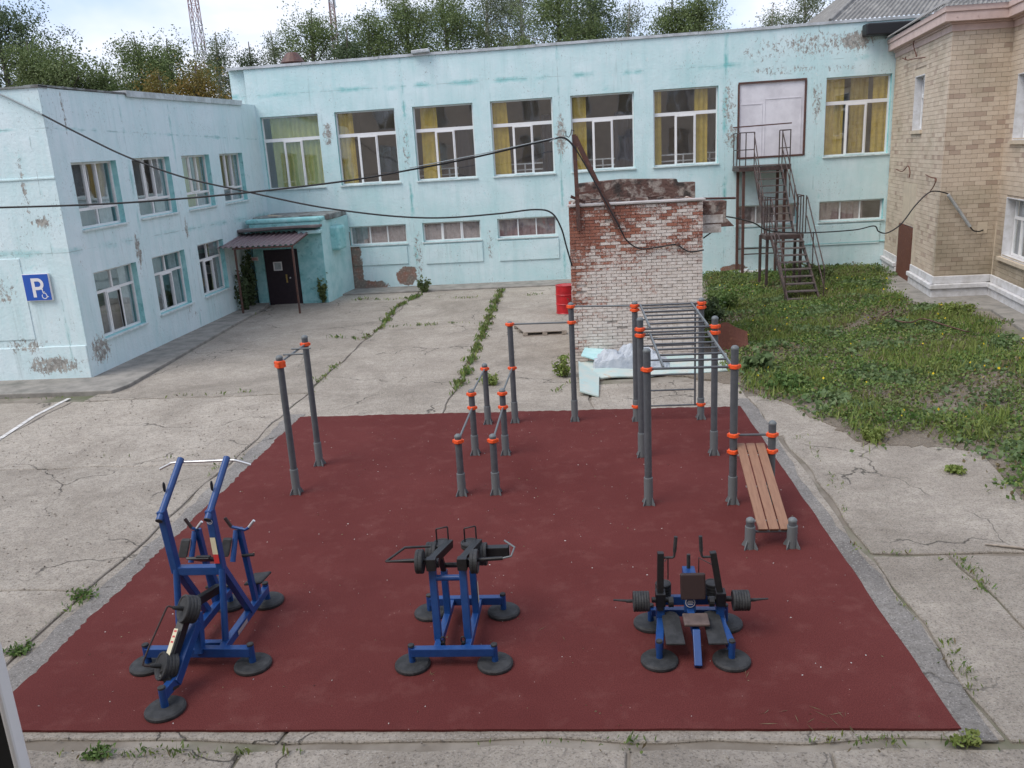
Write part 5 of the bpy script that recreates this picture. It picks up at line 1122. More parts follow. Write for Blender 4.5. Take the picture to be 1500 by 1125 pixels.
beam(rm, (.785,7.90,.35), (.80,7.95,.985), .065, .075, 'black', 'press_arm', up=(0,1,0)); beam(rm, (1.425,7.90,.40), (1.335,7.95,.98), .065, .075, 'black', 'press_arm', up=(0,1,0))
for s_, xs in ((1, (.82,.93,.955)), (-1, (1.31,1.225,1.205))):
    tubep(rm, smooth_path([(xs[0],7.93,.935),((xs[0]+xs[1])/2,7.93,.935),(xs[1],7.93,.94),(xs[1]+(.012*s_),7.93,1.0)], 4), .0125, 'rubber', 'handle_rod'); tubep(rm, [(xs[1]+.012*s_,7.93,1.0),(xs[2],7.93,1.17)], .019, 'rubber', 'grip', 12)
plates(rm, (.67,7.91,.445), (-1,0,0), 6, .108, .020, .008); tubep(rm, [(.5,7.91,.45),(.44,7.91,.45),(.43,7.91,.455),(.30,7.91,.465)], [.018,.018,.014,.009], 'rubber', 'weight_pin')
plates(rm, (1.54,7.91,.44), (1,0,0), 6, .108, .020, .008); tubep(rm, [(1.7,7.91,.44),(1.77,7.91,.445),(1.78,7.91,.447),(1.90,7.91,.455)], [.018,.018,.014,.009], 'rubber', 'weight_pin')
for x in (.84, 1.36): plates(rm, (x,8.10,.42), (0,0,1), 4, .085, .026, .008)
tubep(rm, [(.86,8.14,.78),(.90,8.16,.83),(.90,8.18,.55)], .007, 'browngrip', 'safety_loop', 6); tubep(rm, [(1.22,8.14,.62),(1.22,8.14,.82),(1.38,8.05,.76),(1.42,8.0,.5)], .007, 'browngrip', 'safety_loop', 6)
beam(rm, (1.10,7.33,.04), (1.12,7.62,.27), .075, .085, name='front_strut'); beam(rm, (1.12,7.60,.24), (1.10,8.04,.30), .075, .08); beam(rm, (1.105,7.97,.28), (1.11,8.06,.64), .12, .06, name='back_post', up=(0,1,0))
beam(rm, (1.11,8.02,.66), (1.11,8.16,.68), .13, .08, name='top_block'); tubep(rm, [(1.11,8.12,.70),(1.11,8.12,.87)], .02, 'rubber', 'grip', 12)
mb = MB(); mb.obox((1.13,7.70,.345), (.13,.0,0), (0,.095,.01), (0,0,.017)); mb.build('seat', mat('worn_seat', (.12,.085,.075), .6, c2=(.07,.05,.045), scale=9), rm, bevel=.014, seg=3)
mb = MB(); mb.obox((1.13,7.93,.60), (.13,0,0), (0,.022,.0), (0,.03,.135)); mb.build('backrest', M['browngrip'], rm, bevel=.018, seg=3)
for x in (.89, 1.31):
    mb = MB(); pts = [(x-.095,7.42),(x+.095,7.42),(x+.09,7.86),(x+.06,7.93),(x,7.955),(x-.06,7.93),(x-.09,7.86)]; k = len(pts)
    mb.add([(a, b, .23+(b-7.42)*.10) for a, b in pts]+[(a, b, .25+(b-7.42)*.10) for a, b in pts], [tuple(range(k))[::-1], tuple(range(k, 2*k))]+[(i,(i+1)%k,k+(i+1)%k,k+i) for i in range(k)]); mb.build('foot_plate', M['rubber'], rm, bevel=.004)
mb = MB(); O = (1.10, 7.955, .43); 
mb.lathe((1.105,7.95,.40), [(.052,0),(.052,.004)], ax=(0,-1,.2), n=24); mb.build('badge', M['signwhite'], rm)
mb = MB(); mb.lathe((1.105,7.9455,.4008), [(.044,0),(.044,.003)], ax=(0,-1,.2), n=24); mb.build('badge', M['blue'], rm)
mb = MB(); 
for dz_, w_ in ((.018,.05),(0,.066),(-.018,.05)): mb.box((1.105-w_/2,7.938,.402+dz_-.0045),(1.105+w_/2,7.940,.402+dz_+.0045))
mb.build('badge', M['signwhite'], rm)

# left machine
lm = thing('pull_trainer', (-4.05, 7.8, .02), 'tall blue multi station machine with pull-up bar at the left of the court front', 'exercise machine')
for x, y in ((-4.09,6.71),(-4.63,7.45),(-3.49,7.44),(-3.80,8.74),(-4.24,8.70)): disc(lm, x, y, .195); stub(lm, x, y, .28, .036)
beam(lm, (-4.63,7.45,.20), (-3.49,7.44,.20), .085, .10); beam(lm, (-4.3,7.58,.20), (-3.8,7.58,.20), .07, .07)
beam(lm, (-3.81,7.47,.2), (-3.80,8.74,.2), .075, .09); beam(lm, (-4.27,7.47,.2), (-4.24,8.70,.2), .075, .09)
sticker(lm, ((-3.7615,7.78,.175),(-3.7615,8.05,.175),(-3.7615,8.05,.225),(-3.7615,7.78,.225)), 'steelgrip', 'inscription_plate')
beam(lm, (-4.09,6.72,.20), (-4.06,6.92,.22), .07, .11); beam(lm, (-4.06,6.90,.20), (-4.03,7.45,.55), .085, .12, name='spine'); beam(lm, (-4.03,7.42,.20), (-4.03,7.50,.62), .08, .10, name='spine_post', up=(0,1,0))
for x, xt in ((-4.33,-4.38), (-3.83,-3.86)):
    tubep(lm, [(x+.01,7.58,.2), (x,7.78,.98)], .036, 'blue', 'upright', 14)
    beam(lm, (x-.01,7.80,.98), (x+.04,8.22,.22), .075, .075, name='diagonal_leg', up=(0,1,0)); beam(lm, (x-.01,7.80,.94), (xt,7.78,1.66), .075, .10, name='upper_arm', up=(0,1,0), bevel=.008)
    tubep(lm, [(xt,7.70,1.58), (xt+.03,8.30,2.04)], .036, 'blue', 'arm_tube', 14); mb = MB(); dv = Vector((.03,.6,.46)).normalized(); mb.lathe(Vector((xt,7.70,1.58))-dv*.01, [(.037,0),(.037,.01)], ax=dv, n=14); mb.build('end_cap', M['rubber'], lm)
    cx = xt+.0; mb = MB(); mb.tube([(cx-.01, 7.93+.016*math.cos(a)-.0, 1.86+.05*math.sin(a)) for a in [i*math.pi/7 for i in range(14)]], .008, 6, close=True); mb.build('lock_eye', M['black'], lm)
beam(lm, (-4.34,7.80,.96), (-3.84,7.80,.96), .09, .09, name='crossbeam')
tubep(lm, smooth_path([(-4.60,8.29,1.93),(-4.50,8.29,1.975),(-4.42,8.29,2.0),(-4.1,8.29,2.005),(-3.80,8.29,2.01),(-3.72,8.29,2.0),(-3.57,8.29,1.95)], 4), .0135, 'steelgrip', 'grip_bar', 10)
for x, xh, xw in ((-4.34,-4.42,-4.24), (-3.86,-3.96,-3.64)):
    tubep(lm, [(x,8.32,1.17),(x-.02,8.16,.86)], .03, 'blue', 'handle_tube', 12); beam(lm, (x+.03,8.34,1.18), (x+.06,8.42,.22), .055, .075, name='rear_post', up=(0,1,0))
    tubep(lm, [(xh,8.30,1.33),(xh+.06,8.30,1.22)], .019, 'browngrip', 'grip', 12); tubep(lm, [(xh+.06,8.30,1.22),((xh+xw)/2+.05,8.30,1.18),(xw-.07,8.30,1.20),(xw-.06,8.30,1.21)], .017, 'blue', 'handle_tube', 10); tubep(lm, [(xw-.06,8.30,1.21),(xw+.01,8.30,1.29)], .016, 'steelgrip', 'grip', 12)
    mb = MB(); q = Vector((x-.09,8.2,1.02)); mb.obox(q, (.055,0,0), (0.0,.02,0.01), (.018,.035,.09)); mb.build('pad', M['rubber'], lm, bevel=.02, seg=3)
mb = MB(); mb.obox((-4.16,8.10,.93), (.13,0,0), (.05,.07,-.05), (0,.01,.012)); mb.build('chest_plate', M['black'], lm, bevel=.006)
beam(lm, (-4.23,8.05,.98), (-4.07,8.05,.98), .04, .03, 'rubber', 'plate_rim'); beam(lm, (-4.12,8.06,.86), (-4.10,8.12,.60), .07, .07, 'blue', 'plate_post', up=(0,1,0))
tubep(lm, [(-3.84,8.33,.85),(-3.70,8.33,.86)], .018, 'rubber', 'weight_pin', 10)
mb = MB(); mb.obox((-3.80,8.56,.44), (.10,.02,0), (.03,.10,.02), (0,0,.016)); mb.build('foot_rest', M['rubber'], lm, bevel=.02, seg=3); beam(lm, (-3.82,8.56,.24), (-3.82,8.56,.42), .06, .06, name='rest_post', up=(0,1,0))
mb = MB(); mb.obox((-4.24,8.50,.44), (.10,.02,0), (.03,.10,.02), (0,0,.016)); mb.build('foot_rest', M['rubber'], lm, bevel=.02, seg=3); beam(lm, (-4.24,8.50,.24), (-4.24,8.50,.42), .06, .06, name='rest_post', up=(0,1,0))
beam(lm, (-4.05,7.38,.76), (-3.98,7.95,.66), .07, .09, 'black', 'lever'); beam(lm, (-4.04,7.42,.80), (-4.14,6.88,.26), .085, .10, 'black', 'lever'); beam(lm, (-4.06,6.86,.15), (-4.14,6.92,.35), .08, .10, 'black', 'lever_end', up=(0,1,0))
axl = Vector((-.62,-.55,.42)).normalized()
for c in (atY(276,892,7.3), atY(244,976,6.97)):
    plates(lm, c-axl*.07, axl, 4, .14, .030, .004); tubep(lm, [c-axl*.1, c+axl*.10, c+axl*.16], [.024,.024,.018], 'rubber', 'weight_pin')
p1, p2 = atY(276,892,7.3)+axl*.16, atY(244,976,6.97)+axl*.16
tubep(lm, smooth_path([p1, p1+axl*.02+Vector((-.03,0,.01)), p1.lerp(p2,.1)+Vector((-.06,-.03,.0)), p1.lerp(p2,.9)+Vector((-.07,-.03,.02)), p2+Vector((-.03,-.02,.01)), p2], 3), .010, 'browngrip', 'guard_rod', 8)
def vq(p0, p1, p2, p3): return (p0, p1, p2, p3)
dn = Vector((0,-.052,0))
a_ = Vector((-3.85,7.79,1.06)); b_ = Vector((-3.856,7.785,1.36)); rx = Vector((.028,0,0)); fy = Vector((0,-.0525,0))
sticker(lm, (a_-rx+fy, a_+rx+fy, a_.lerp(b_,.35)+rx+fy, a_.lerp(b_,.35)-rx+fy), 'stickerred'); sticker(lm, (a_.lerp(b_,.35)-rx+fy, a_.lerp(b_,.35)+rx+fy, b_+rx+fy, b_-rx+fy), 'paper')
mb = MB(); mb.lathe(Vector((-3.857,7.735,1.54)), [(.03,0),(.03,.004)], ax=(0,-1,0), n=20); mb.build('badge', M['signwhite'], lm)
mb = MB(); mb.lathe(Vector((-3.857,7.7305,1.54)), [(.024,0),(.024,.002)], ax=(0,-1,0), n=20); mb.build('badge', M['blue'], lm)
mb = MB()
for dz_ in (.010,-.004,-.014): mb.box((-3.873,7.7265,1.54+dz_-.0022),(-3.841,7.7282,1.54+dz_+.0022))
mb.build('badge', M['signwhite'], lm)
l0, l1 = Vector((-4.055,7.33,.78)), Vector((-4.125,6.97,.40)); dl = (l1-l0).normalized(); upn = Vector((1,0,0)).cross(dl).normalized(); upn = upn if upn.z > 0 else -upn
sd2 = dl.cross(upn).normalized()*.021; of = upn*.0525
sticker(lm, (l0.lerp(l1,.42)-sd2+of, l0.lerp(l1,.42)+sd2+of, l0.lerp(l1,.92)+sd2+of, l0.lerp(l1,.92)-sd2+of), 'paper'); 
for t in (.45,.55,.65):
    c = l0.lerp(l1, t)+of*1.02; sticker(lm, (c-sd2*.7, c+sd2*.6, c+sd2*.6+dl*.018, c-sd2*.7+dl*.018), 'stickerred', 'sticker_lettering')

# ------------------------------------------------------------------ barrel, pallet, sheets, rust
b_ = G(829, 460); ba = thing('steel_drum', (b_.x, b_.y+.3, 0), 'red steel drum standing against the left edge of the brick shed', 'barrel')
bx_, by_ = b_.x, b_.y+.25
mb = MB(); r_ = .31; mb.lathe((bx_,by_,0), [(r_,0),(r_+.012,.01),(r_,.03),(r_,.29),(r_+.014,.305),(r_+.014,.32),(r_,.335),(r_,.60),(r_+.014,.615),(r_+.014,.63),(r_,.645),(r_,.90),(r_+.012,.915),(r_+.012,.93),(r_-.015,.935),(r_-.02,.92)], n=32); mb.build('body', M['red'], ba)
mb = MB(); mb.lathe((bx_,by_,.915), [(r_-.022,0),(r_-.022,.008)], n=32); mb.lathe((bx_-.15,by_-.1,.92), [(.035,0),(.035,.015)], n=12); mb.build('lid', M['red'], ba)
pc = [G(753,475,.12), G(815,474,.12), G(830,484,.12), G(768,487,.12)]; pal = thing('wooden_pallet', ((pc[0]+pc[2])/2).xy.to_3d(), 'weathered wooden pallet lying on the yard near the red drum', 'pallet')
for k in range(7):
    a, b = k/7+.004, (k+1)/7-.004; q = [pc[3].lerp(pc[0], a), pc[2].lerp(pc[1], a), pc[2].lerp(pc[1], b), pc[3].lerp(pc[0], b)]
    mb = MB(); mb.add([Vector((v.x,v.y,.10)) for v in q]+[Vector((v.x,v.y,.122)) for v in q], [(3,2,1,0),(4,5,6,7),(0,1,5,4),(1,2,6,5),(2,3,7,6),(3,0,4,7)]); mb.build('plank', M['palletwood'], pal)
for t in (.04,.5,.96):
    for s_ in (.06,.5,.94):
        c = pc[3].lerp(pc[2], t).lerp(pc[0].lerp(pc[1], t), s_); mb = MB(); mb.box((c.x-.07,c.y-.07,.02),(c.x+.07,c.y+.07,.099)); mb.build('block', M['palletwood'], pal)
for s_ in (.06,.94):
    a = pc[3].lerp(pc[0], s_); b = pc[2].lerp(pc[1], s_); mb = MB(); mb.bar((a.x,a.y,.01),(b.x,b.y,.01),.1,.02); mb.build('runner', M['palletwood'], pal)
# crumpled sheet bundle and bent boards in front of the shed
def lumpy(name, x0, x1, y0, y1, h, m_, lab, seed):
    rr = random.Random(seed); nx, ny = 22, 9; vs = []
    for j in range(ny+1):
        for i in range(nx+1):
            u, v = i/nx, j/ny; ed_ = min(1, 5*min(u, 1-u))*min(1, 3.0*min(v, 1-v)); ed_ = ed_**.35
            vs.append((x0+(x1-x0)*u+rr.uniform(-.02,.02), y0+(y1-y0)*v+rr.uniform(-.01,.01), .02+h*ed_*(.78+.16*math.sin(u*9+seed)+.1*math.sin(u*23+v*6)+rr.uniform(-.10,.10))*(1-.3*u)))
    mb = MB(); mb.add(vs, [(j*(nx+1)+i, j*(nx+1)+i+1, (j+1)*(nx+1)+i+1, (j+1)*(nx+1)+i) for j in range(ny) for i in range(nx)], False)
    return tag(mb.build(name, m_, None, base=((x0+x1)/2,(y0+y1)/2,0)), lab, 'plastic sheet')
lumpy('plastic_bundle', .36, 2.25, 19.2, 19.9, .66, M['foil'], 'crumpled silvery plastic sheet bundle lying against the shed foot', 3)
bd = thing('bent_board', (1.5, 18.6, 0), 'long pale green insulation board strip lying before the plastic bundle', 'board')
a = [G(848,540), G(1064,522), G(1066,545), G(880,556)]
mb = MB(); n_ = 24; vs = []
for i in range(n_+1):
    t = i/n_; p = a[0].lerp(a[1], t); q = a[3].lerp(a[2], t); vs += [(q.x,q.y,.04+.015*math.sin(t*14)), (p.x,p.y,.15-.04*t+.03*math.sin(t*11))]
mb.add(vs, [(2*i, 2*i+2, 2*i+3, 2*i+1) for i in range(n_)], False); o = mb.build('strip', M['board'], bd); so = o.modifiers.new('thick', 'SOLIDIFY'); so.thickness = .03
mb = MB(); q = [G(848,545), G(878,556), G(877,582), G(850,580)]; mb.add([(q[0].x,q[0].y,.28),(q[1].x,q[1].y,.10),(q[2].x,q[2].y,.03),(q[3].x,q[3].y,.12)], [(3,2,1,0)]); o = mb.build('flap', M['board'], bd); so = o.modifiers.new('thick', 'SOLIDIFY'); so.thickness = .03
mb = MB(); q = [G(862,518), G(905,533), G(900,545), G(852,540)]; mb.add([(v.x,v.y,z) for v, z in zip(q,(.36,.25,.2,.34))], [(3,2,1,0)]); o = mb.build('flap', M['teal_pale'], bd); so = o.modifiers.new('thick', 'SOLIDIFY'); so.thickness = .03
q = G(1052,512); mb = MB(); base = atY(1058,495,20.9)
vs = []; nx, ny = 10, 6
for j in range(ny+1):
    for i in range(nx+1):
        u, v = i/nx, j/ny; vs.append((3.45+.95*u, 20.8+.35*math.sin(u*2.2)+v*.25, (.68*v)*(.75+.25*math.sin(u*3+.6))*(1-.25*abs(u-.5))+.03*math.sin(u*9+v*5)))
mb.add(vs, [(j*(nx+1)+i, j*(nx+1)+i+1, (j+1)*(nx+1)+i+1, (j+1)*(nx+1)+i) for j in range(ny) for i in range(nx)], False)
tag(mb.build('rusty_sheet', M['rust'], None, base=(3.8,20.9,0)), 'bent rusty metal sheet in the weeds beside the brick shed', 'scrap metal')
cable([G(1280,478,.1), atY(1290,468,24.2)+Vector((0,0,.1)), atY(1303,456,24.4), atY(1308,453,24.4), atY(1306,463,24.3), G(1315,470,.25), G(1335,472,.25), G(1352,467,.25), G(1380,475,.2), G(1410,484,.2), G(1420,486,.15)], .018, 'long bent rusty cable lying in the weeds', 'brownpaint', name='scrap_cable')
mb = MB(); mb.tube([G(1443,797,.02), G(1475,800,.03), G(1530,806,.02)], [.012,.02,.016], 6); tag(mb.build('stick', M['palletwood'], None, base=G(1470,800)), 'bare stick lying on the right concrete slabs', 'stick')
sm = [G(*p) for p in ((850,560),(930,545),(1040,556),(1085,565),(1150,592),(1210,620),(1262,648),(1330,655),(1400,655),(1450,665),(1440,640),(1300,600),(1200,560),(1080,520),(1040,505),(1000,520),(950,540),(860,530))]
mb = MB(); pts_ = []
for a, b in zip(sm, sm[1:]+sm[:1]):
    for k in range(6): t = k/6; p = a.lerp(b, t); pts_.append((p.x+random.uniform(-.09,.09), p.y+random.uniform(-.12,.12)))
mb.prism(pts_ if sum((p[0]*q[1]-q[0]*p[1]) for p, q in zip(pts_, pts_[1:]+pts_[:1])) > 0 else pts_[::-1], -.04, .009); struct(mb.build('soil', M['soil']))
rr = random.Random(11)
def rubble_at(px, n_, spread, smax, lab, m_='concrete_cap'):
    mb = MB(); c = G(*px)
    for i in range(n_):
        s_ = rr.uniform(.02, smax); a = rr.uniform(0,3); x, y = c.x+rr.gauss(0,spread), c.y+rr.gauss(0,spread)
        mb.obox((x,y,s_*.4), Vector((math.cos(a)*s_,math.sin(a)*s_,0)), Vector((-math.sin(a)*s_*.7,math.cos(a)*s_*.7,rr.uniform(-.01,.01))), Vector((0,0,s_*.5)))
    return tag(mb.build('rubble_heap', M[m_], None, base=c, bevel=.01), lab, 'rubble', kind='stuff')
rubble_at((1105,402), 40, .35, .16, 'pile of broken masonry under the stair platform', 'whitewash')
rubble_at((1070,398), 14, .3, .14, 'broken bricks by the wall left of the stair', 'shedbrick')
rubble_at((384,455), 10, .15, .08, 'small heap of rubble before the porch door', 'apron')

# ------------------------------------------------------------------ vegetation
def leaves(name, cen, size, mats, midx=None, parent=None, up=.0, base=None, asp=.45, droop=0.0, kind=None, dirs=None):
    """one rhombic two-triangle leaf per centre"""
    n_ = len(cen); cen = np.asarray(cen, dtype=np.float64)
    if dirs is None:
        d = rng.normal(size=(n_,3)); d[:,2] = d[:,2]*(1-abs(up))+up*1.5-droop; d /= np.linalg.norm(d, axis=1)[:,None]
    else: d = dirs
    s_ = rng.normal(size=(n_,3)); s_ -= d*(s_*d).sum(1)[:,None]; s_ /= np.linalg.norm(s_, axis=1)[:,None]
    sz = (np.asarray(size) if np.ndim(size) else np.full(n_, size))*rng.uniform(.6,1.4,n_); sz = sz[:,None]
    off = np.array(base if base is not None else (0,0,0))
    if parent is not None: off = np.array(parent['_base'])
    c = cen-off
    V = np.empty((n_,4,3)); V[:,0] = c-d*sz*.5; V[:,2] = c+d*sz*.5; V[:,1] = c+s_*sz*asp*.5; V[:,3] = c-s_*sz*asp*.5
    me = bpy.data.meshes.new(name); me.vertices.add(4*n_); me.vertices.foreach_set('co', V.ravel())
    me.loops.add(4*n_); me.loops.foreach_set('vertex_index', np.arange(4*n_, dtype=np.int32)); me.polygons.add(n_); me.polygons.foreach_set('loop_start', np.arange(0, 4*n_, 4, dtype=np.int32)); 
    mats = mats if isinstance(mats, list) else [mats]
    for m_ in mats: me.materials.append(m_)
    if midx is not None: me.polygons.foreach_set('material_index', np.asarray(midx, dtype=np.int32))
    at = me.attributes.new('rnd', 'FLOAT', 'FACE'); at.data.foreach_set('value', rng.uniform(0,1,n_).astype(np.float32))
    me.update(calc_edges=True)
    o = bpy.data.objects.new(name, me); col.objects.link(o); o['_base'] = Vector(off)
    if parent is not None: o.parent = parent
    else: o.location = off
    if kind: o['kind'] = kind
    return o

def tree(x, y, h, w_, mt, label, bark='trunk', z_lo=.3, n_=7000, sparse=1.0, group='trees behind the buildings', conic=.0, lean=0):
    t = thing('broadleaf_tree', (x, y, 0), label, 'tree', group); R_ = random.Random(int(x*13+y*7)); rg_ = np.random.default_rng(int(abs(x)*100+y))
    mb = MB(); h = h*1.12; top = Vector((x+lean, y, h*.92)); tr = [Vector((x,y,-.1)), Vector((x+R_.uniform(-.3,.3)+lean*.3, y, h*.35)), Vector((x+R_.uniform(-.4,.4)+lean*.7, y, h*.65)), top]
    mb.tube(tr, [h*.018+.06, h*.014+.03, h*.008+.02, .03], 8)
    cl = []
    nb = int(26*sparse)+10
    for k in range(nb):
        f = z_lo+(1-z_lo)*((k+.5)/nb); zz = h*f; an = R_.uniform(0, 2*math.pi)
        prof = math.sin(min(1, (f-z_lo)/(1-z_lo)*.92+.12)*math.pi)**.6*(1-conic*(f-z_lo))
        ln = w_*prof*R_.uniform(.55, 1.1); b0 = Vector((x+lean*f, y, zz*.86)); b1 = b0+Vector((math.cos(an)*ln, math.sin(an)*ln, ln*R_.uniform(.25,.7)))
        mb.tube([b0, b0.lerp(b1,.5)+Vector((0,0,.15*ln)), b1], [.06,.04,.015], 5, caps=False)
        for q in (.45,.7,.9,1.05): cl.append((b0.lerp(b1, q)+Vector((R_.uniform(-.5,.5), R_.uniform(-.5,.5), R_.uniform(-.3,.5))), .42+.5*R_.random()))
    mb.build('trunk', M[bark], t)
    C = np.array([tuple(c[0]) for c in cl]); rad = np.array([c[1] for c in cl])*w_*.36
    # twig clumps inside each bough
    per = 11; ci = np.repeat(np.arange(len(C)), per); sub = C[ci]+rg_.normal(size=(len(ci),3))*rad[ci][:,None]*np.array([.75,.75,.6]); m_each = max(4, int(n_/len(sub)))
    ii = np.repeat(np.arange(len(sub)), m_each); P = sub[ii]+rg_.normal(size=(len(ii),3))*np.array([.17,.17,.19])
    leaves('crown', P, .12, M[mt], parent=t, droop=.25 if mt == 'leaf_pale' else 0, asp=.6)
    return t
def tx(px, Y): return atY(px, 110, Y).x
def tz_(px, py, Y): return atY(px, py, Y).z
TR = [ # px centre, top y, Y, half width m, material, label, sparse, n, zlo
 (8, 6, 46, 3.4, 'leaf_dark', 'tall dark tree at the far left above the wing', 1.2, 12000, .25, .0),
 (48, 72, 44, 2.2, 'leaf_mid', 'green tree just right of the tallest left one', 1, 8000, .25, .0),
 (98, 84, 44, 2.9, 'leaf_mid', 'round mid green tree over the middle of the wing roof', 1.2, 9000, .25, .0),
 (153, 100, 46, 1.5, 'leaf_mid', 'small round tree over the wing left of the sky gap', 1, 5000, .3, .0),
 (205, 62, 50, 2.2, 'leaf_mid', 'feathery tree left of the radio mast foot', .9, 7000, .25, .0),
 (252, 66, 50, 2.5, 'leaf_mid', 'feathery tree right under the radio mast', 1, 8000, .25, .0),
 (232, 116, 42, 1.7, 'leaf_gold', 'golden low tree behind the wing roof, left one', 1, 4500, .2, .0),
 (288, 104, 41, 1.8, 'leaf_gold', 'yellowing low tree beside the tall building corner', 1, 5000, .2, .0),
 (324, 56, 56, 1.5, 'leaf_pale', 'slender pale tree between the mast and the building corner', .7, 4200, .3, .5),
 (370, 70, 58, 1.3, 'leaf_dark', 'small dark round tree left of the roof vent', 1, 3000, .4, .0),
 (404, 54, 60, 1.4, 'leaf_pale', 'thin pale young tree just left of the roof vent', .6, 2600, .4, .3),
 (466, 24, 60, 3.2, 'leaf_mid', 'full green tree right of the roof vent', 1.1, 9000, .4, .0),
 (515, 50, 55, 1.8, 'leaf_dark', 'dark conical tree in the gap beside the full green one', 1, 5000, .35, .6),
 (548, 28, 58, 2.6, 'leaf_mid', 'green tree left of the tallest broad pair', 1, 7000, .35, .1),
 (600, 2, 60, 3.7, 'leaf_mid', 'broad mid green tree above the flood lamp', 1.2, 11000, .35, .0),
 (655, -6, 64, 3.6, 'leaf_mid', 'broad tree with rounded top right of the flood lamp', 1.2, 11000, .35, .0),
 (722, -30, 66, 3.4, 'leaf_pale', 'pale birch with bare limbs showing, above the fourth window', .7, 7000, .35, .2),
 (768, -30, 68, 3.2, 'leaf_pale', 'second pale birch left of the dense green trees', .7, 6500, .35, .2),
 (822, -22, 58, 3.3, 'leaf_mid', 'dense green tree above the shed, left one', 1.2, 10500, .35, .0),
 (868, -10, 60, 2.7, 'leaf_dark', 'dense darker tree above the shed, right one', 1.1, 8500, .35, .0),
 (925, 6, 66, 2.6, 'leaf_pale', 'airy thin tree with sky showing through it', .5, 3600, .4, .2),
 (985, 2, 60, 2.2, 'leaf_mid', 'green tree above the sixth window, left of a pair', 1, 6500, .4, .2),
 (1022, -8, 60, 2.6, 'leaf_mid', 'fuller green tree above the sixth window, right of a pair', 1.1, 8000, .4, .1),
 (1130, 14, 70, 1.7, 'leaf_pale', 'wispy small tree just left of the grey hipped roof', .5, 1800, .5, .2),
 (1175, -12, 72, 3.0, 'leaf_pale', 'pale drooping birch touching the grey hipped roof', .7, 5000, .45, .2),
]
for (px_, py_, Y_, w_, mt, lab, sp, n_, zl, con) in TR:
    tree(tx(px_, Y_), Y_, tz_(px_, py_, Y_)*1.0, w_, mt, lab, 'birchbark' if mt == 'leaf_pale' else 'trunk', zl, int(n_*3.3), sp, conic=con)
# distant wood behind
n_ = 30000; xs = rng.uniform(-95, 60, n_); hgt = 9+2.2*np.sin(xs*.21)+1.4*np.sin(xs*.63+1)+.8*np.sin(xs*1.7)
P = np.stack([xs, rng.uniform(88, 100, n_), 0.5+hgt*rng.uniform(0,1,n_)**.6+rng.normal(0,.3,n_)], 1)
tag(leaves('distant_wood', P, .8, M['leaf_dark'], kind='stuff', asp=.7), 'distant belt of dark trees behind the buildings', 'woods')

# masts
def mast(px, Yd, topz, wb, label):
    c = atY(px[0], px[1], Yd); c2_ = atY(px[2], px[3], Yd); t = thing('radio_mast', (c.x, Yd, 0), label, 'radio mast', 'lattice masts')
    dirx = 0; H_ = topz
    mb = MB(); n_ = 22
    def wd(z): return wb*(1-.72*z/H_)
    cs_ = [(-1,-1),(1,-1),(1,1),(-1,1)]
    for sx, sy in cs_: mb.tube([(c.x+sx*wd(0),Yd+sy*wd(0),0),(c.x+sx*wd(H_),Yd+sy*wd(H_),H_)], .05, 5)
    mb.build('leg_frame', M['mast'], t); mb = MB()
    for k in range(n_):
        z0, z1 = H_*k/n_, H_*(k+1)/n_
        for i in range(4):
            a, b = cs_[i], cs_[(i+1) % 4]
            mb.tube([(c.x+a[0]*wd(z0),Yd+a[1]*wd(z0),z0),(c.x+b[0]*wd(z1),Yd+b[1]*wd(z1),z1)], .035, 4, caps=False); mb.tube([(c.x+b[0]*wd(z0),Yd+b[1]*wd(z0),z0),(c.x+a[0]*wd(z1),Yd+a[1]*wd(z1),z1)], .035, 4, caps=False); mb.tube([(c.x+a[0]*wd(z1),Yd+a[1]*wd(z1),z1),(c.x+b[0]*wd(z1),Yd+b[1]*wd(z1),z1)], .03, 4, caps=False)
    mb.build('lattice', M['mast'], t); mb = MB()
    for k, z in enumerate((.62,.68,.75,.83)): mb.tube([(c.x+wd(H_*z)+.15,Yd-.1,H_*z-.5),(c.x+wd(H_*z)+.15,Yd-.1,H_*z+.5)], .12, 8)
    mb.build('antenna', M['flash'], t)
mast((291,60,283,0), 95, 46, .66, 'red and white lattice radio mast above the left wing'); mast((486,10,485,0), 110, 40, .5, 'far thin lattice mast beside the full green tree')

# weeds area
LP = [G(*p) for p in ((1036,404),(1090,404),(1150,400),(1210,394),(1282,393),(1288,400),(1300,425),(1325,447),(1360,452),(1400,450),(1440,470),(1475,492),(1510,515),(1540,560),(1560,640),(1560,760),(1510,745),(1470,700),(1430,655),(1380,640),(1325,625),(1290,640),(1262,655),(1262,635),(1250,612),(1200,612),(1195,590),(1150,585),(1110,575),(1085,560),(1065,520),(1040,500))]
poly = np.array([(p.x, p.y) for p in LP])
def inside(P, poly):
    x, y = P[:,0], P[:,1]; c = np.zeros(len(P), bool); j = len(poly)-1
    for i in range(len(poly)):
        xi, yi = poly[i]; xj, yj = poly[j]
        c ^= ((yi > y) != (yj > y)) & (x < (xj-xi)*(y-yi)/(yj-yi+1e-9)+xi); j = i
    return c
def nfield(x, y, s=1.0):
    return (np.sin(x*1.3*s+np.sin(y*.9*s)*1.5)+np.sin(y*1.7*s+1.3+np.sin(x*1.1*s))+.6*np.sin(x*3.1*s-y*2.7*s))/2.6
lo, hi = poly.min(0), poly.max(0)
m_ = MB(); k = 90
prevpts = [(float(a), float(b)) for a, b in poly]
m_.prism(prevpts[::-1] if False else prevpts, -.05, .012); o = m_.build('lawn_soil', M['soil']); struct(o)
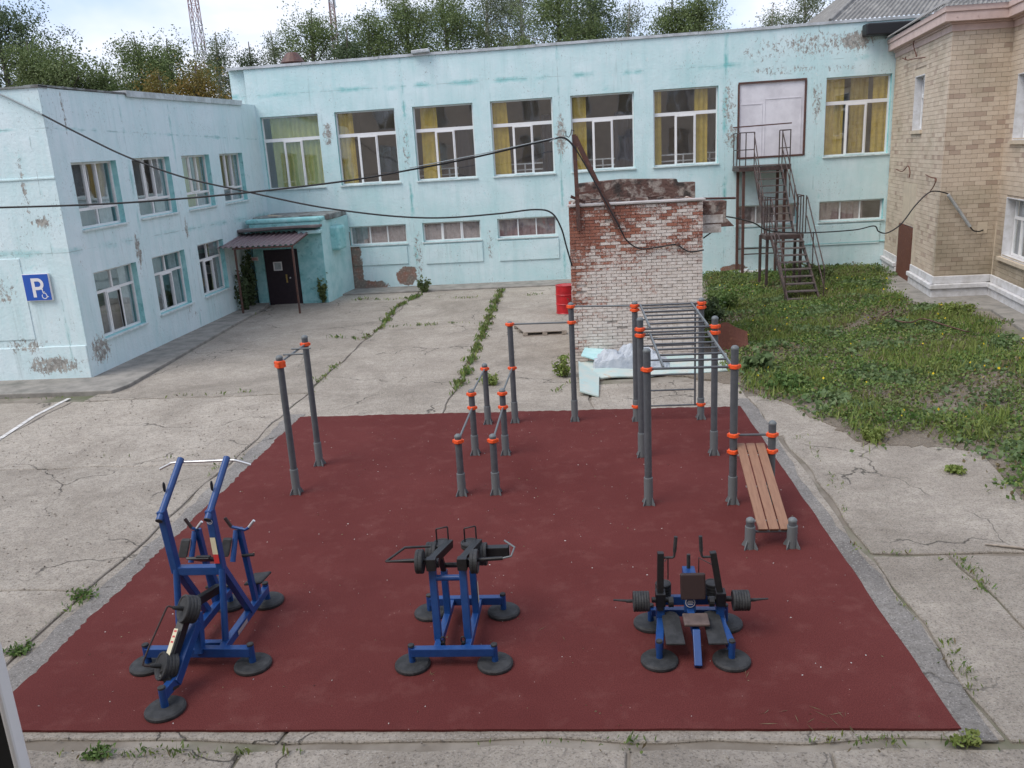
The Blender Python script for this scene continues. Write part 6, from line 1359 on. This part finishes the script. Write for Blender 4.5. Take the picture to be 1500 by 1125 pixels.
def scatter(n_, jitter=.12):
    P = rng.uniform(lo-.3, hi+.3, (int(n_*2.4), 2)); Pj = P+rng.normal(0, jitter, P.shape)+.32*np.stack([nfield(P[:,1]*1.3, P[:,0]*1.3+2, 1.6), nfield(P[:,0]*1.2+7, P[:,1]*1.4, 1.6)], 1); k_ = inside(Pj, poly); return P[k_][:n_]
# low leafy carpet
P2 = scatter(100000, .18); f = nfield(P2[:,0], P2[:,1]); keep = rng.uniform(0,1,len(P2)) < np.clip(.78+f*.6, .08, 1); P2 = P2[keep]; f = f[keep]
hgt = np.clip(.10+.09*nfield(P2[:,0]+5, P2[:,1]*1.2, 1.5)+.09*np.clip((P2[:,1]-22)/10, 0, 1), .03, .4)
z = rng.uniform(0,1,len(P2))**.7*hgt+.02
mi = np.where(rng.uniform(0,1,len(P2)) < .74, 0, 1); mi = np.where((nfield(P2[:,0]*1.3+9, P2[:,1]*1.1-4, 1.4) > .35) & (rng.uniform(0,1,len(P2)) < .5), 2, mi); mi = np.where(rng.uniform(0,1,len(P2)) < np.clip(.10-.5*f, .06, .5), 3, mi)
sz = np.where(mi == 2, .13, .075)
tag(leaves('weed_carpet', np.c_[P2, z], sz, [M['lawn_a'], M['lawn_b'], M['lawn_c'], M['dry']], mi, kind='stuff', asp=.65), 'low green weeds covering the ground between the shed and the brick house', 'weeds')
# grass blades
P3 = scatter(45000, .15); g2 = nfield(P3[:,0]*.8+3, P3[:,1]*.8); P3 = P3[g2 > .12]; d = rng.normal(0,.38,(len(P3),3)); d[:,2] = 1; d /= np.linalg.norm(d,axis=1)[:,None]; L_ = rng.uniform(.10,.28,len(P3))
tag(leaves('grass', np.c_[P3, L_*.45], L_, [M['lawn_b'], M['dry']], np.where(rng.uniform(0,1,len(P3)) < .08, 1, 0), kind='stuff', asp=.10, dirs=d), 'tall grass blades among the weeds', 'grass')
# yellow flowers
P4 = scatter(360, .1); P4 = P4[nfield(P4[:,0]*1.1, P4[:,1]*1.4-2) > .15]
tag(leaves('yellow_flowers', np.c_[P4, rng.uniform(.14,.30,len(P4))], .05, M['flower'], kind='stuff', asp=.9), 'small yellow flowers dotted over the weeds', 'flowers')
# bushier plants as things
def bush(px, h, w_, label, mt='lawn_a', n_=900, leaf=.10, base=None, name='weed_plant', stems=8, group=None, asp=.55):
    c = base if base is not None else G(*px); t = thing(name, (c.x, c.y, 0), label, 'plant', group); R_ = random.Random(int(c.x*100)); mb = MB(); pts = []
    for k in range(stems):
        an = R_.uniform(0,6.28); r_ = w_*R_.uniform(.2,1); tp = Vector((c.x+math.cos(an)*r_, c.y+math.sin(an)*r_*.7, h*R_.uniform(.6,1.05)*(1-.3*r_/w_))); b0 = Vector((c.x+math.cos(an)*r_*.2, c.y+math.sin(an)*r_*.2, 0)); mid = b0.lerp(tp,.5)+Vector((0,0,h*.08))
        mb.tube([b0, mid, tp], [.012,.009,.004], 5, caps=False)
        for q in range(max(1, n_//stems)): s_ = R_.uniform(.12,1); p = b0.lerp(tp, s_); pts.append((p.x+R_.gauss(0,w_*.16), p.y+R_.gauss(0,w_*.16), max(.02, p.z+R_.gauss(0,h*.05))))
    mb.build('stem', M['trunk'], t); leaves('foliage', np.array(pts), leaf, M[mt], parent=t, asp=asp); return t
bush((475,443), 1.35, .26, 'tall leafy weed at the right foot of the porch', 'leaf_mid', 420, .13)
bush((358,447), 2.3, .36, 'dark climbing shrub in the gap left of the porch', 'leaf_dark', 1500, .14, base=Vector((-12.5,31.2,0)))
bush((350,440), 1.6, .3, 'dark leafy weed by the left canopy post', 'leaf_dark', 700, .13, base=Vector((-12.35,30.2,0)))
bush((625,424), .75, .34, 'small green sapling by the wall between the low strip windows', 'leaf_mid', 420, .11, base=Vector((-6.1,33.2,0)))
bush((826,548), .62, .30, 'clump of weeds at the left front corner of the shed', 'lawn_b', 420, .09, base=G(826,552))
bush((722,562), .28, .35, 'low green tuft beside the middle dip bar posts', 'lawn_b', 400, .07, base=G(722,563))
bush((1150,575), .42, .55, 'bushy weed at the near edge of the weeds by the court corner', 'lawn_a', 1300, .09, base=G(1150,572))
bush((1278,650), .30, .32, 'small bush sticking out over the right slabs', 'lawn_b', 900, .07, base=G(1277,645))
bush((1060,430), .9, .6, 'tall dark weed against the right side of the shed', 'leaf_dark', 1500, .12, base=Vector((3.9,24.5,0)))
bush((1075,460), .75, .6, 'leafy dark weed between shed and stair', 'lawn_a', 1300, .12, base=Vector((4.6,26.5,0)))
bush((1105,550), .5, .4, 'broad leaved plant near the rusty sheet', 'lawn_c', 300, .17, base=G(1108,545), asp=.8)
bush((1400,690), .12, .25, 'low tuft on the right slabs', 'lawn_b', 500, .06, base=G(1403,692))
bush((1415,1090), 0.1, 0.13, 'bright green tuft in the front joint at lower right', 'lawn_b', 275, .05, base=G(1416,1089))
bush((140,1110), 0.08, 0.2, 'grassy tuft in the front joint at lower left', 'lawn_a', 220, .05, base=G(140,1108))
bush((120,875), 0.08, 0.28, 'green tuft in the slab joint left of the blue machine', 'lawn_a', 247, .05, base=G(120,874))
bush((30,955), 0.08, 0.22, 'green tuft near the left picture edge', 'lawn_a', 220, .05, base=G(30,956))
bush((832,470), .9, .14, 'thin dry weed before the red drum', 'dry', 160, .08, base=Vector((-.12,25.8,0)))
bush((1440,470), .35, .5, 'leafy weeds along the apron of the brick house', 'lawn_b', 900, .09, base=G(1400,462))
bush((1220,405), .8, .7, 'tall green weeds right of the stair foot', 'leaf_mid', 1500, .12, base=Vector((8.9,31.5,0)))
bush((1180,395), .7, .6, 'tall green weeds behind the stair', 'leaf_mid', 1300, .12, base=Vector((8.4,33.2,0)))
# weeds in the joints
jl = [ # pixel polyline, density per metre, height, spread
 ([(735,426),(722,452),(712,478),(700,508),(690,530),(680,555),(662,580)], 230, .11, .075), ([(620,432),(595,443),(580,452),(560,480),(548,488)], 190, .10, .07), ([(500,530),(470,556),(464,562)], 90, .07, .06),
 ([(548,440),(575,440),(600,438),(622,432)], 130, .10, .08), ([(640,437),(680,437),(700,436)], 60, .07, .07), ([(770,433),(800,431)], 60, .08, .07), ([(485,495),(535,497),(540,492)], 140, .09, .08), ([(570,480),(600,478),(640,476)], 120, .09, .08), ([(655,474),(695,474)], 70, .07, .07),
 ([(255,581),(300,580),(340,577),(360,575)], 70, .07, .08), ([(430,578),(460,576)], 70, .07, .06), ([(88,898),(60,925),(30,950)], 90, .05, .05), ([(140,862),(112,885),(95,897)], 160, .06, .07), ([(60,1108),(160,1108),(240,1105),(330,1105),(400,1104)], 150, .05, .05), ([(400,1108),(440,1105)], 220, .07, .05),
 ([(700,1090),(820,1089),(930,1090)], 50, .04, .04), ([(920,1088),(945,1090)], 200, .06, .05), ([(1180,1085),(1200,1088),(1320,1090)], 110, .05, .05), ([(1380,1089),(1500,1092)], 120, .05, .05), ([(1190,660),(1215,690),(1235,740),(1245,775)], 60, .04, .05), ([(1245,790),(1262,812)], 70, .04, .05),
 ([(1275,812),(1330,812)], 70, .04, .04), ([(1310,875),(1340,905),(1360,920)], 90, .05, .04), ([(1385,940),(1400,965),(1420,1000),(1425,1020)], 150, .05, .05), ([(1400,815),(1418,835),(1435,852),(1450,870)], 160, .05, .06), ([(85,672),(200,670),(380,672)], 14, .05, .1), ([(320,680),(305,700)], 60, .05, .05),
 ([(163,578),(200,550),(260,520),(320,487),(375,458)], 30, .07, .10), ([(0,585),(120,583)], 40, .06, .05), ([(1170,640),(1200,665)], 80, .05, .06), ([(815,575),(835,560)], 100, .08, .1), ([(520,440),(548,438)], 90, .1, .1)]
PP = []; DD = []; LL_ = []
for pl_, dens, hh, sp in jl:
    W_ = [G(*q) for q in pl_]
    for a, b in zip(W_, W_[1:]):
        ln = (b-a).length; k = int(ln*dens); t = rng.uniform(0,1,k); cl_ = np.clip(np.sin(t*ln*5+a.x*3+a.y*2)+.6*np.sin(t*ln*13+a.y*5)+.25,0,1); kk = rng.uniform(0,1,k) < .12+.88*cl_; t = t[kk]; k = len(t)
        if not k: continue
        cw_ = (.45+.9*np.clip(np.sin(t*ln*5+a.x*3+a.y*2),0,1)); X_ = a.x+(b.x-a.x)*t+rng.normal(0,sp,k)*cw_; Y_ = a.y+(b.y-a.y)*t+rng.normal(0,sp,k)*cw_; l_ = hh*rng.uniform(.6,1.6,k); d = rng.normal(0,.6,(k,3)); d[:,2] = 1; d /= np.linalg.norm(d,axis=1)[:,None]
        PP.append(np.c_[X_, Y_, l_*.4+.005]); DD.append(d); LL_.append(l_)
PP = np.concatenate(PP); DD = np.concatenate(DD); LL_ = np.concatenate(LL_)
tag(leaves('joint_weeds', PP, LL_, [M['lawn_a'], M['lawn_b'], M['dry']], rng.choice([0,1,2], len(PP), p=[.55,.33,.12]), kind='stuff', asp=.30, dirs=DD), 'grass and weeds growing in the joints of the yard slabs', 'weeds')
# loose straw on the court
Ps = []; 
for (px_, py_, k, sp) in ((1072,958,14,.10),(1200,1060,16,.14),(1140,1055,4,.1),(632,990,3,.03),(820,930,3,.2),(1085,985,6,.06),(600,835,2,.1)):
    c = G(px_, py_); Ps += [(c.x+rng.normal(0,sp), c.y+rng.normal(0,sp*.6), .028) for _ in range(k)]
d = rng.normal(size=(len(Ps),3)); d[:,2] *= .08; d /= np.linalg.norm(d,axis=1)[:,None]
tag(leaves('straw', np.array(Ps), .13, M['dry'], kind='stuff', asp=.04, dirs=d), 'loose dry straw lying on the red court', 'straw')
Pl = np.c_[rng.uniform(-5.6,3.1,420), rng.uniform(6.5,16.2,420), np.full(420,.0255)]; d = rng.normal(size=(420,3)); d[:,2] *= .05; d /= np.linalg.norm(d,axis=1)[:,None]
tag(leaves('leaf_litter', Pl, .022, [M['dry'], M['concrete_cap']], rng.choice([0,1], 420), kind='stuff', asp=.6, dirs=d), 'tiny leaf scraps and grit scattered on the red court', 'litter')
# pebbles and chips on the slabs
mb = MB(); rr = random.Random(2)
for i in range(1500):
    if i < 900: x, y = rr.uniform(-12,-6), rr.uniform(7,18.5)
    elif i < 1250: x, y = rr.uniform(.2,6.5), rr.uniform(16.2,20.2)
    else: x, y = rr.uniform(-6,5), rr.uniform(4.8,6.35)
    if y > 6.43 and -5.86 < x < 3.3 and y < 16.4: continue
    s_ = rr.uniform(.004,.013); a = rr.uniform(0,3)
    mb.obox((x,y,s_*.4), Vector((math.cos(a)*s_,math.sin(a)*s_,0)), Vector((-math.sin(a)*s_*.7,math.cos(a)*s_*.7,.002)), Vector((.002,0,s_*.5)))
tag(mb.build('gravel', M['concrete']), 'small stone chips scattered on the yard slabs', 'gravel', kind='stuff')

for o in bpy.data.objects:
    if '_base' in o: del o['_base']
